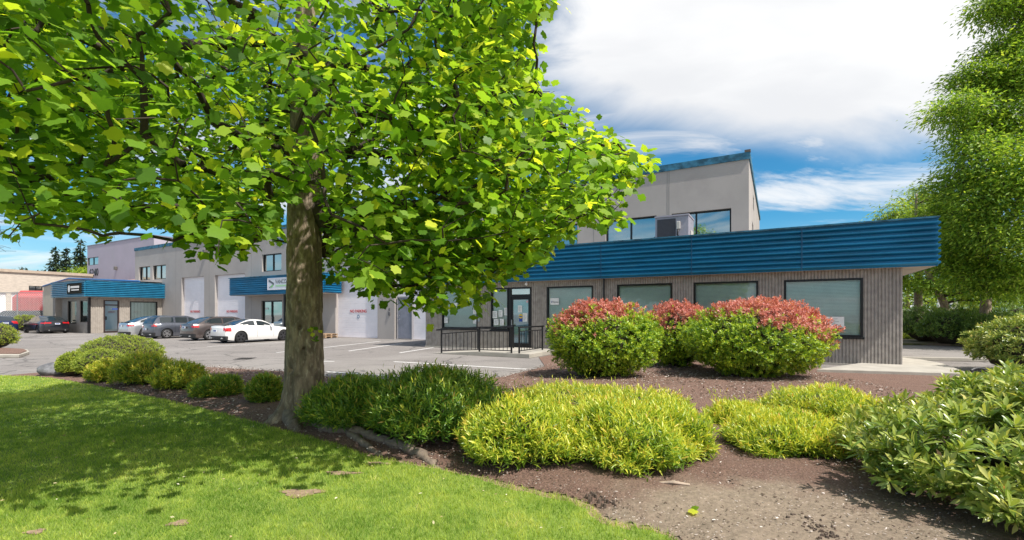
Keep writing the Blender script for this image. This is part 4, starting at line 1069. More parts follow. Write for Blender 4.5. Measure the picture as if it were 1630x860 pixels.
# background shrubs by the lane
bgs = [(1475, 545, 26, 1.5, 2.0, 'spreading dark green bush nearest the office corner beyond the lane'), (1508, 548, 24, 1.3, 1.9, 'dark bush in the middle of the verge beyond the lane'),
       (1545, 548, 25.5, 1.4, 1.8, 'dense bush left of the verge tree trunk'), (1590, 552, 22.5, 1.5, 1.7, 'dark bush just right of the verge tree trunk'), (1530, 540, 31, 2.2, 2.3, 'lighter yellow-green bush behind the dark verge bushes'),
       (1455, 520, 36, 2.4, 2.0, 'bush far back under the trees near the white van'), (1625, 540, 27, 2.0, 2.2, 'bush at the far right of the verge'), (1440, 560, 29.5, 1.4, .55, 'low light green plant near the office corner on the verge')]
for i, (px, py, Y, r_, h_, lab) in enumerate(bgs):
    shrub('verge_bush', lab, 'bush', (K(px)*Y, Y), r_, r_*.8, h_, 1100, 6, OBL, .16, .2, .9, GREENB if i not in (4, 7) else BOX, 'bushes on the verge beyond the lane', 90+i, .22, .35, -.5, .4, .3, .66, .45)
def tuft(px, py, n, hgt, lab, seed):
    r = np.random.default_rng(seed); p = G(px, py); P = np.tile([0, 0, .01], (n, 1)) + r.normal(size=(n, 3))*[.05, .05, 0]
    F = np.stack([r.normal(size=n)*.5, r.normal(size=n)*.5, np.ones(n)], 1); N = r.normal(size=(n, 3))
    root = thing('weed', lab, 'weed', tuple(p)); scatter('leaves', LANCE, P, F, N, np.full(n, hgt)*r.uniform(.6, 1.2, n), r.random(n), BOX, root)
tuft(1524, 598, 60, .16, 'small weed tuft growing beside the sidewalk slab', 5)

# ================================================================ trees
BARK = mat('bark', (.27, .205, .15), .95, var=.45, vscale=9, bump=1.0, bscale=24, stretch=(1, 1, .38), dirt_lit=(.55, .47, .36), dscale=26, dlo=.5, dhi=.75)  # pale noise patches paint lit spots into the bark colour
TWIG = mat('twig_bark', (.045, .033, .024), .9, var=.3, vscale=10)
ROOTM = mat('root_bark', (.20, .155, .12), .9, var=.25, vscale=14, bump=.8, bscale=50)
def skeleton(root, trunk, targets, rmax=.07, rmin=.004, name='branches', start=0.0, m=None, power=.5, sag=.0, nseg=3, jit=.0, pen=.35):
    """every leaf spray is joined to the nearest limb nearer the trunk; limbs thicken with what they carry"""
    m = m or TWIG
    tr = np.array([p[:3] for p in trunk]); tp = []
    for a, b in zip(tr[:-1], tr[1:]):
        for k in range(6): tp.append(a+(b-a)*k/6)
    tp.append(tr[-1]); tp = np.array(tp); tp = tp[tp[:, 2] >= start]
    T = np.asarray(targets); d = np.hypot(T[:, 0]-np.interp(T[:, 2], tr[:, 2], tr[:, 0]), T[:, 1]-np.interp(T[:, 2], tr[:, 2], tr[:, 1]))
    order = np.argsort(d); nodes = [p for p in tp]; par = [-1]*len(tp); path = [0.0]*len(tp)
    N = np.zeros((len(tp)+len(T), 3)); N[:len(tp)] = tp; pl = np.zeros(len(N)); cnt = len(tp); par = np.full(len(N), -1)
    for j in order:
        p = T[j]; dv = N[:cnt]-p; dist = np.sqrt((dv**2).sum(1)); rise = np.maximum(N[:cnt, 2]-p[2], 0)*.25
        c = dist + pen*pl[:cnt] + rise; i = int(np.argmin(c)); N[cnt] = p; par[cnt] = i; pl[cnt] = pl[i]+dist[i]; cnt += 1
    w_ = np.zeros(cnt); w_[len(tp):] = 1
    for i in range(cnt-1, len(tp)-1, -1):
        if par[i] >= 0: w_[par[i]] += w_[i]
    b = MB(); r_ = random.Random(3)
    mx = w_[len(tp):].max()
    for i in range(len(tp), cnt):
        p = Vector(N[par[i]]); q = Vector(N[i]); L = (q-p).length
        ra = max(rmin, rmax*(w_[i]/mx)**power)
        rp = ra*1.12 if par[i] >= len(tp) else ra*1.4
        mid = p.lerp(q, .5) + Vector((r_.uniform(-1, 1), r_.uniform(-1, 1), r_.uniform(-.3, 1)+sag))*L*(.09+jit)
        b.tube([p, mid, q], [rp, ra, ra*.85], 6 if ra > .02 else 4 if ra > .008 else 3, False)
    return b.build(name, m, root, smooth=True, fix=False)
def sprays(T, K, tm, size, spread, r, droop=.35, upn=.8, axis=None, light=None, seed=0):
    """K leaves round each spray point"""
    n = len(T); P = T[:, None, :] + r.normal(size=(n, K, 3))*np.array([spread, spread, spread*.7])
    d = P - T[:, None, :]
    out_ = norm(d*np.array([1, 1, .4]) + r.normal(size=(n, K, 3))*spread*.5)
    if axis is not None: out_ = norm(out_ + .35*norm((T-axis)*[1, 1, 0])[:, None, :])
    F = out_ + np.array([0, 0, -droop]) + r.normal(size=(n, K, 3))*.2
    N = np.array([0, 0, upn]) + out_*.35 + r.normal(size=(n, K, 3))*.38
    S = size*r.uniform(.6, 1.2, (n, K)); rn = np.clip(.45 + r.normal(size=(n, K))*.16 + .22*r.normal(size=(n, 1))*.8, 0, 1)
    return P.reshape(-1, 3), F.reshape(-1, 3), N.reshape(-1, 3), S.ravel(), rn.ravel()

# ---- the big tulip tree
TX, TY = -3.12, 7.08
tt = thing('tulip_tree', 'large tree with grooved brown trunk and drooping lobed bright green leaves in the foreground', 'tree', (TX, TY, 0))
TR = [(0, 0, 0), (.0, 0, .8), (.0, 0, 2.0), (.0, 0, 3.5), (.0, .05, 6), (.0, 0, 7.5), (.05, 0, 9)]
def bark_trunk(parent):
    nu, nz = 150, 420; zs = np.linspace(-.05, 9.5, nz)**1; th = np.linspace(0, 2*np.pi, nu, endpoint=False)
    zs = np.concatenate([np.linspace(-.06, 4.2, 340), np.linspace(4.25, 8.8, 80)]); nz = len(zs)
    cx = np.interp(zs, [p[2] for p in TR], [p[0] for p in TR]); cy = np.interp(zs, [p[2] for p in TR], [p[1] for p in TR])
    base = np.interp(zs, [0, .25, .6, 1.2, 2.2, 3.6, 6, 8.8], [.315, .292, .278, .265, .250, .234, .145, .02])
    TH, ZZ = np.meshgrid(th, zs)
    flare = np.exp(-np.maximum(ZZ, 0)/.17)*(.07 + .07*np.cos(TH*5+.6) + .05*np.cos(TH*3+2) + .09*np.maximum(0, np.cos(TH+2.75))**3 + .10*np.maximum(0, np.cos(TH+.15))**4)
    u = TH*9.5 + 1.3*np.sin(ZZ*2.3+TH*2) + .7*np.sin(ZZ*6.1+TH*5); 
    f = vnoise(TH/(2*np.pi)*46 + .7*vnoise(TH*6, ZZ*5, 1, 2), ZZ*5.2, 1.0, 3); g2 = vnoise(TH/(2*np.pi)*90, ZZ*17, 1.0, 5)
    w0 = np.where(TH > np.pi*1.9, (TH-np.pi*1.9)/(np.pi*.1), 0)
    f0 = vnoise(0*TH, ZZ*5.2, 1.0, 3); g0 = vnoise(0*TH, ZZ*17, 1.0, 5); f = f*(1-w0)+f0*w0; g2 = g2*(1-w0)+g0*w0
    ridge = 1-np.abs(f*2-1)
    low = .5*np.sin(TH*3+ZZ*.7)+.5*np.sin(TH*2-ZZ*1.1)
    rad = base[:, None]*(1 + .02*low) + flare - .016*ridge**2*(base[:, None]/.28) + .007*g2
    for (t0, z0, s_) in ((4.35, .78, .035), (4.9, 1.4, .022), (5.1, 1.1, .02)):   # knot holes
        dth = np.angle(np.exp(1j*(TH-t0)))*.28; rad -= .07*np.exp(-((dth**2+(ZZ-z0)**2)/s_**2))
    for (t0, z0) in ((4.4, 2.7), (4.95, 2.1), (4.5, 3.1), (5.1, 1.75)):     # healed limb scars
        dth = np.angle(np.exp(1j*(TH-t0)))*.28; q = np.exp(-((dth**2/.09**2+(ZZ-z0-1.2*dth**2)**2/.022**2))); rad -= .018*q
    X = cx[:, None]+rad*np.cos(TH); Y = cy[:, None]+rad*np.sin(TH)
    V = np.stack([X, Y, ZZ], -1).reshape(-1, 3)
    I = np.arange(nz*nu).reshape(nz, nu); a = I[:-1]; b_ = np.roll(I, -1, 1)[:-1]; c = np.roll(I, -1, 1)[1:]; d = I[1:]
    m = BARK
    return np_mesh('trunk', V, np.stack([a, b_, c, d], -1).ravel(), np.full((nz-1)*nu, 4), m, parent, {'groove': (ridge**2).ravel()}, True)
nt_ = NT(BARK.node_tree); pb = BARK.node_tree.nodes['Principled BSDF']
src = pb.inputs['Base Color'].links[0].from_socket
ga = nt_.node('ShaderNodeAttribute', attribute_name='groove')
nt_.link(nt_.mix(nt_.math('MULTIPLY', ga.outputs['Fac'], .55), src, (.08, .058, .042)), pb.inputs['Base Color'])
bark_trunk(tt)
def ring_root(pts, rad, nm='root'):
    b = MB(); P = smooth_line([Vector(p) for p in pts], 8); n = len(P)
    rr = [np.interp(i/(n-1), np.linspace(0, 1, len(rad)), rad)*(1+.18*math.sin(i*1.9)+.12*math.sin(i*4.3)) for i in range(n)]
    P = [p + Vector((.012*math.sin(i*2.1), .012*math.cos(i*1.3), .006*math.sin(i*3.1))) for i, p in enumerate(P)]
    b.tube(P, rr, 12); return b.build(nm, ROOTM, tt, smooth=True)
def lg(px, py, z=0.0): p = G(px, py); return (p.x-TX, p.y-TY, z)
ring_root([(.2, -.1, .10), lg(520, 690, .07), lg(560, 696, .08), lg(610, 710, .065), lg(660, 727, .065), lg(700, 748, -.01)], [.14, .085, .08, .06, .06, .03])
ring_root([lg(555, 697, .06), lg(580, 713, .05), lg(606, 728, .0)], [.05, .04, .03])
ring_root([(-.1, -.2, .12), lg(470, 684, .02), lg(485, 692, -.05)], [.14, .09, .04])
ring_root([(-.2, .05, .1), lg(436, 668, .0), lg(405, 662, -.08)], [.14, .08, .03])

SIL = [(-2600, -4000), (-2600, 340), (0, 338), (22, 368), (60, 366), (110, 350), (138, 352), (160, 386), (180, 355), (225, 352), (262, 345), (288, 382), (312, 386), (345, 412), (372, 412), (392, 372), (430, 380), (452, 352), (462, 300), (505, 300), (512, 420), (540, 446), (552, 385), (562, 440), (590, 470), (622, 474), (634, 425), (652, 480), (690, 500), (708, 462), (742, 470), (762, 492), (786, 455), (768, 438), (800, 445), (822, 428), (842, 420), (866, 412), (872, 396), (842, 372), (878, 384), (912, 360), (898, 335), (955, 356), (1000, 348), (984, 322), (962, 300), (1006, 292), (1042, 250), (1000, 232), (978, 208), (940, 200), (905, 168), (878, 140), (852, 128), (846, 60), (828, 28), (880, 8), (905, -60), (960, -4000)]
def crown_targets(n, r):
    out_ = []
    while len(out_) < n:
        m = 6000; th = r.uniform(0, 2*np.pi, m); rr = 5.15*np.sqrt(r.random(m)); z = r.uniform(1.35, 11.5, m)
        x = TX+.1+rr*np.cos(th); y = TY+rr*np.sin(th)
        rmax = np.interp(z, [1.3, 2.2, 3.2, 5, 7, 8.6], [4.9, 5.1, 5.15, 4.5, 3.2, 1.2])*(1+.06*np.sin(th*5+z))
        zb = np.interp(rr, [0, 1.0, 2.0, 3.2, 4.4, 5.1], [3.3, 3.0, 2.0, 1.55, 1.6, 2.0])
        ok = (rr < rmax) & (z > zb) & (y > 2.8 + np.maximum(0, x+3)*.5) & (z < 8.6) & ~((y > TY+1.5) & (rr > 3.9))
        shell = np.clip(rr/rmax, 0, 1); ok &= r.random(m) < (.12 + .88*shell**1.6)
        ok &= (z < 6.4) | (r.random(m) < .55)
        px = 815+750*x/np.maximum(y, .1); py = 500-(z-1.6)*750/np.maximum(y, .1)
        ok &= inside(SIL, px, py)
        cl_ = vnoise(x*1.0+z*.3, y*1.0-z*.2, 1.0, 4)*.5 + vnoise(x+z*.7, z*1.4-y*.3, .75, 6)*.5
        ok &= r.random(m) < np.clip((cl_-.34)*4.2, .04, 1)
        out_ += list(np.stack([x, y, z], 1)[ok])
    return np.array(out_[:n])
rt = np.random.default_rng(5); CT = crown_targets(2250, rt)
# curtain ends: sprays seated exactly inside the outer outline
extra = []
for (px, py, Y) in ((1030, 252, 6.0), (1012, 262, 6.0), (990, 245, 5.9), (1005, 285, 6.1), (968, 225, 6.0), (975, 280, 6.2), (990, 335, 5.7), (960, 345, 5.8), (905, 350, 5.6), (880, 372, 5.4), (868, 402, 5.3), (835, 420, 5.6), (800, 435, 5.8), (760, 470, 6.0), (757, 482, 6.0), (700, 488, 6.2), (692, 478, 6.2), (665, 470, 6.4), (612, 462, 6.6), (585, 455, 6.8), (530, 430, 7.6), (528, 405, 7.6), (535, 380, 7.7), (362, 400, 5.5), (350, 388, 5.5), (300, 372, 4.6), (160, 372, 3.8), (40, 356, 3.3), (900, 170, 5.8), (860, 80, 5.5), (855, 20, 5.4), (870, 12, 5.4)):
    for k in range(3 if px < 1000 else 2):
        p = at(px, py, Y); extra.append((p.x+rt.normal()*.07, p.y+rt.normal()*.15, p.z+rt.normal()*.05))
hang = []
while len(hang) < 140:
    px_, py_, Yh = rt.uniform(510, 900), rt.uniform(325, 490), rt.uniform(5.2, 7.2)
    if inside(SIL, np.array([px_]), np.array([py_+6]))[0] and rt.random() < .35+.65*(px_ > 560): p = at(px_, py_, Yh); hang.append((p.x, p.y, p.z))
for k in range(70):
    px_, py_ = rt.uniform(120, 440), rt.uniform(325, 365)
    if inside(SIL, np.array([px_]), np.array([py_+6]))[0]: p = at(px_, py_, rt.uniform(4.2, 6)); hang.append((p.x, p.y, p.z))
CT = np.concatenate([CT, np.array(extra), np.array(hang)])
P, F, N, S, rn = sprays(CT, 17, TULIP, .106, .22, rt, droop=.5, upn=1.15, axis=np.array([TX, TY, 0]))
px = 815+750*P[:, 0]/P[:, 1]; py = 500-(P[:, 2]-1.6)*750/P[:, 1]
q = (P[:, 1] > 2.6) & inside(SIL, px+rt.normal(size=len(px))*13, py-6+rt.normal(size=len(px))*9) & ~((px > 448) & (px < 512) & (py > 318) & (P[:, 1] < TY+1)); P, F, N, S, rn = P[q], F[q], N[q], S[q], rn[q]
TULM = leaf_mat('tulip_leaf', [(0, (.045, .11, .014)), (.35, (.11, .225, .020)), (.65, (.23, .36, .03)), (1, (.55, .58, .05))], .46, .46, 2.1, .28)
P -= [TX, TY, 0]
scatter('crown', TULIP, P, F, N, S, rn, TULM, tt, True)
skeleton(tt, TR, CT-[TX, TY, 0], .12, .0045, start=3.4, pen=.16)
# stray shoot growing from the trunk
n = 9; p0 = np.array([at(503, 530, TY-.28)[i] for i in range(3)]) - [TX, TY, 0]
P = p0 + rt.normal(size=(n, 3))*[.05, .03, .05]; scatter('trunk_sprout', TULIP, P, rt.normal(size=(n, 3))+[.2, -.3, 0], rt.normal(size=(n, 3))*.4+[0, -1, .3], np.full(n, .06), rt.random(n), TULM, tt)
# fallen green leaves on the soil
for (px, py, s_, lab) in ((590, 697, .16, 'green fallen leaf sprig lying on the lawn edge by the surface root'), (1107, 829, .07, 'single pale green leaf lying on the bare earth')):
    p = G(px, py); n = 5 if s_ > .1 else 2; r = np.random.default_rng(int(px))
    root = thing('fallen_leaf', lab, 'leaf', tuple(p)); P = r.normal(size=(n, 3))*[.07 if n > 2 else .01, .05 if n > 2 else .01, 0] + [0, 0, .085]
    scatter('blade', TULIP, P, r.normal(size=(n, 3))*[1, 1, .1], r.normal(size=(n, 3))*.2+[0, 0, 1], np.full(n, s_), r.random(n), TULM, root)

# ---- ash-like trees on the right
ASH = leaf_mat('ash_leaf', [(0, (.07, .16, .022)), (.4, (.19, .32, .038)), (.7, (.34, .46, .055)), (1, (.52, .58, .10))], .45, .42, 1.6, .3)
ASH2 = leaf_mat('light_tree_leaf', [(0, (.08, .16, .02)), (.45, (.20, .31, .035)), (.75, (.34, .44, .05)), (1, (.5, .55, .08))], .5, .42, 1.6, .3)
def clump_tree(name, label, loc, trunk, clumps, nper, K_, size, m, seed, group=None, spread=.28, rmax=.1, tm=SMALL, droop=.3, barkm=None, rtr=.2, flat=.45, start=2.0):
    r = np.random.default_rng(seed); root = thing(name, label, 'tree', loc, 0, group); L0 = np.array(loc)
    b = MB(); P_ = smooth_line([Vector(p[:3]) for p in trunk], 4); n = len(P_)
    rr = list(np.interp(np.linspace(0, 1, n), np.linspace(0, 1, len(trunk)), [p[3] for p in trunk]))
    b.tube(P_, rr, 14); b.build('trunk', barkm or BARK, root, smooth=True)
    T = []
    fz = 1.0 if flat > .3 else 1.6
    for (cx_, cy_, cz_, rx_, rz_) in clumps:
        k = int(nper*(rx_/1.5)**1.6); d = unit_dirs(k, -1, r)*(r.random(k)**(1/2.2))[:, None]
        # foliage held in drooping layers
        q = d*[rx_, rx_, rz_*fz]; q[:, 2] -= .12*rx_*(np.hypot(q[:, 0], q[:, 1])/rx_)**2
        q[:, 2] = q[:, 2]*(1-flat) + flat*(np.round(q[:, 2]/.9)*.9)
        T.append(q+[cx_, cy_, cz_])
    T = np.concatenate(T); T = T[vnoise(T[:, 0]+T[:, 2], T[:, 1]-T[:, 2]*.7, .8, seed) + r.random(len(T))*.7 > .52] - L0
    T = T[T[:, 2] > 1.2]
    P, F, N, S, rn = sprays(T, K_, tm, size, spread, r, droop, .8, np.array([0, 0, 0]))
    scatter('crown', tm, P, F, N, S, rn, m, root)
    skeleton(root, [p[:3] for p in trunk], T, rmax, .008, start=start, m=TWIG)
    return root
ALEAF = ([(0, 0, 0), (.17, .45, .02), (0, 1, -.1), (-.17, .45, .02)], [(0, 1, 2), (0, 2, 3)])
def cl(px, py, Y, rpx, f=.75): p = at(px, py, Y); r_ = rpx/750*Y; return (p.x, p.y, p.z, r_, r_*f)
p = G(1567, 555); Y1 = 23.5; X1 = K(1567)*Y1
clump_tree('ash_tree', 'tall tree with fine leaves on the right edge, trunk rising from the verge bushes', (X1, Y1, 0), [(0, 0, 0, .26), (.1, 0, 3, .2), (.5, .2, 7, .16), (1.2, .2, 12, .11), (2, 0, 17, .05)],
    [cl(1522, 172, Y1-1, 42, .30), cl(1560, 190, Y1, 46, .4), cl(1552, 122, Y1, 34, .32), cl(1600, 130, Y1, 46, .4), cl(1600, 76, Y1, 36, .3), cl(1592, 12, Y1, 40, .35), cl(1645, 40, Y1, 46, .5), cl(1640, 110, Y1-1, 50, .5), cl(1620, 200, Y1-1, 55, .5),
     cl(1545, 232, Y1-1, 42, .4), cl(1590, 262, Y1-2, 56, .45), cl(1530, 290, Y1, 46, .4), cl(1580, 320, Y1-2, 56, .4), cl(1640, 290, Y1-3, 60, .5), cl(1515, 340, Y1+1, 44, .4), cl(1560, 375, Y1-1, 58, .4), cl(1630, 370, Y1-3, 60, .45), cl(1520, 400, Y1, 46, .4), cl(1565, 435, Y1-1, 50, .4), cl(1620, 440, Y1-2, 50, .4), cl(1690, 120, Y1, 60, .6), cl(1700, 300, Y1, 70, .6), cl(1660, 440, Y1, 50, .5), cl(1650, -60, Y1, 70, .6), cl(1690, -150, Y1, 60, .7)],
    330, 13, .23, ASH, 101, None, .33, .13, ALEAF, flat=.12)
Y2 = 33; X2 = K(1462)*Y2
clump_tree('ash_tree', 'tree with slim pale trunk seen just right of the office corner', (X2, Y2, 0), [(0, 0, 0, .28), (0, 0, 4, .22), (.3, 0, 8, .12), (.3, 0, 10, .05)],
    [cl(1425, 345, Y2, 28), cl(1460, 360, Y2, 40), cl(1500, 350, Y2, 45), cl(1480, 400, Y2, 45, .6), cl(1440, 410, Y2, 38, .6), cl(1420, 440, Y2-1, 24, .5), cl(1470, 320, Y2+1, 32), cl(1452, 450, Y2, 22, .5)],
    260, 9, .27, ASH2, 102, None, .38, .12, ALEAF)
Y3 = 29; X3 = K(1508)*Y3
clump_tree('leaning_tree', 'leaning tree with dark slanting limb between the two straight trunks', (X3, Y3, 0), [(0, 0, 0, .24), (-.2, 0, 2.2, .2), (-1.4, 0, 4.6, .13), (-1.9, 0, 7, .1), (-1.9, 0, 9, .05)],
    [cl(1470, 395, Y3, 35), cl(1500, 340, Y3, 45), cl(1530, 380, Y3, 45), cl(1520, 430, Y3, 40, .5), cl(1560, 420, Y3, 40, .5), cl(1490, 452, Y3, 30, .5), cl(1545, 460, Y3, 36, .5), cl(1600, 462, Y3, 36, .5)],
    240, 9, .25, ASH, 103, None, .34, .12, ALEAF)
for i, (px, Y, h_, lab) in enumerate(((1445, 55, 7, 'pale green tree in the far background directly behind the office corner'), (1530, 58, 9, 'far background tree between the leaning tree and the tall edge tree'), (1610, 52, 9, 'far background tree at the right frame edge'), (1700, 40, 10, 'far background tree beyond the right frame edge'))):
    x = K(px)*Y; clump_tree('background_tree', lab, (x, Y, 0), [(0, 0, 0, .3), (0, 0, 3, .2), (0, 0, h_*.8, .05)], [(x, Y, h_*.62, h_*.42, h_*.33), (x-h_*.3, Y, h_*.45, h_*.3, h_*.24), (x+h_*.3, Y, h_*.42, h_*.32, h_*.24)], 70, 8, .42, ASH2 if i % 2 == 0 else ASH, 110+i, 'background trees beyond the lane', .6, .12, ALEAF, start=1.5)

# bare-twigged tree at the left edge
r = np.random.default_rng(9); bt0 = at(-45, 500, 20); root = thing('bare_tree', 'bare twigs of a tree reaching in at the left frame edge', 'tree', (bt0.x, bt0.y, 0))
b = MB(); b.tube([(0, 0, 0), (0, 0, 3), (.1, 0, 6.5)], [.13, .09, .03], 8); b.build('trunk', BARK, root, smooth=True)
T = np.array([[at(px, py, 20).x-bt0.x, r.normal()*.6, at(px, py, 20).z] for px, py in zip(r.uniform(-80, 28, 90), r.uniform(335, 402, 90))]); T = T[(T[:, 0] < .1+2.0) ]
skeleton(root, [(0, 0, 0), (0, 0, 3), (.1, 0, 6.5)], T, .03, .008, start=2, jit=.1)
n = 90; scatter('leaves', ALEAF, np.repeat(T[T[:, 0] < 1.4], 3, 0)[:n]+r.normal(size=(min(n, 3*(T[:, 0] < 1.4).sum()), 3))*.12, r.normal(size=(min(n, 3*(T[:, 0] < 1.4).sum()), 3)), r.normal(size=(min(n, 3*(T[:, 0] < 1.4).sum()), 3)), np.full(min(n, 3*(T[:, 0] < 1.4).sum()), .12), r.random(min(n, 3*(T[:, 0] < 1.4).sum())), ASH, root)

# conifers
NEEDLE = leaf_mat('conifer_needles', [(0, (.012, .03, .014)), (.5, (.03, .06, .025)), (1, (.07, .11, .04))], .7, .1, 1)
def conifer(px, Y, ytop, wpx, label, seed, group=None, m=NEEDLE, base=.22):
    r = np.random.default_rng(seed); p = at(px, ytop, Y); H = p.z; Wd = wpx/2/750*Y
    root = thing('conifer', label, 'tree', (p.x, Y, 0), 0, group)
    b = MB(); b.tube([(0, 0, 0), (.1, 0, H*.5), (0, 0, H)], [.3, .18, .02], 6); b.build('trunk', TWIG, root)
    P, F, b = [], [], MB(); z = H*base
    while z < H*.99:
        f = 1-(z-H*base)/(H*(1-base)); L = Wd*(f**.75)*r.uniform(.65, 1.15)
        for k in range(5 if f > .15 else 3):
            a = r.uniform(0, 2*np.pi); l = L*r.uniform(.5, 1.1); e = np.array([np.cos(a)*l, np.sin(a)*l, -.22*l])
            b.tube([(0, 0, z), tuple(e*.5+[0, 0, z+.05*l]), tuple(e+[0, 0, z])], [.05, .035, .01], 3, False)
            n = max(4, int(l*13)); t = r.uniform(.18, 1.05, n); q = e*t[:, None]+[0, 0, z]; q += r.normal(size=(n, 3))*[.16, .16, .10]; P.append(q); F.append(np.tile(e, (n, 1))+r.normal(size=(n, 3))*l*.6)
        z += max(.28, H*.024)*r.uniform(.7, 1.3)
    b.build('branches', TWIG, root, fix=False)
    P = np.concatenate(P); F = np.concatenate(F); n = len(P)
    scatter('crown', ([(0, 0, 0), (.22, .4, 0), (0, 1, -.1), (-.22, .4, 0)], [(0, 1, 2, 3)]), P, F, r.normal(size=(n, 3))*.5+[0, 0, 1], r.uniform(.5, 1.0, n), r.random(n), m, root, False)
for i, (px, Y, yt, w_, lab) in enumerate(((88, 98, 394, 34, 'leftmost of the three tall conifers behind the beige warehouse'), (106, 102, 393, 32, 'middle conifer of the three behind the beige warehouse'), (128, 95, 380, 38, 'tallest conifer, rightmost of the three, against the lavender building'))):
    conifer(px, Y, yt, w_, lab, 200+i, 'tall conifers behind the beige warehouse')
for i, (px, Y, yt) in enumerate(((24, 150, 427), (34, 150, 424), (43, 155, 427), (68, 150, 429), (60, 150, 430), (160, 150, 430), (-10, 150, 420))):
    conifer(px, Y, yt, 22, 'small distant conifer top showing above the beige warehouse roof', 220+i, 'distant conifers on the left skyline')
x_ = at(122, 440, 86); clump_tree('background_tree', 'rounded light green tree below the tall conifers on the left', (x_.x, 86, 0), [(0, 0, 0, .3), (0, 0, 6, .1)], [cl(118, 440, 86, 13), cl(133, 436, 86, 12)], 140, 8, .5, ASH2, 130, None, .6, .12, ALEAF)

# boulder
rk = thing('boulder', 'grey boulder at the far end of the planting bed by the lawn', 'boulder', tuple(at(86, 598, 12.3))[:2] + (0,))
b = MB(); rows = []; r_ = random.Random(2)
for j in range(13):
    ph = -math.pi/2+math.pi*j/12; rows.append([])
    for i in range(20):
        th = 2*math.pi*i/20; x, y, z = math.cos(ph)*math.cos(th), math.cos(ph)*math.sin(th), math.sin(ph)
        k = 1 + .10*math.sin(x*3+1)*math.cos(y*3) + .07*math.sin(z*4+x*2+2) + .02*math.sin(x*9+z*7)
        rows[-1].append((x*.34*k, y*.26*k, .13+z*.24*k*(.85-.25*x)))
b.grid(rows, True); b.build('stone', mat('boulder_rock', (.17, .17, .185), .85, var=.4, vscale=4, bump=.8, bscale=14), rk, smooth=True)
# pallet beside the bay
pl = bldg('pallet_stack', 'short stack of wooden pallets against the wall just right of the trunk', 'pallet', PA(518, BW-.9), BW-.9)
WOOD = mat('pallet_wood', (.38, .26, .16), .85, var=.2, vscale=3)
for k in range(2):
    b = MB()
    z0 = k*.15
    for i in range(3): b.box(-.6, .6, -.5+i*.45, -.4+i*.45, z0+.02, z0+.11)
    for i in range(7): b.box(-.6+i*.18, -.5+i*.18, -.5, .5, z0+.112, z0+.132)
    b.build('pallet', WOOD, pl)
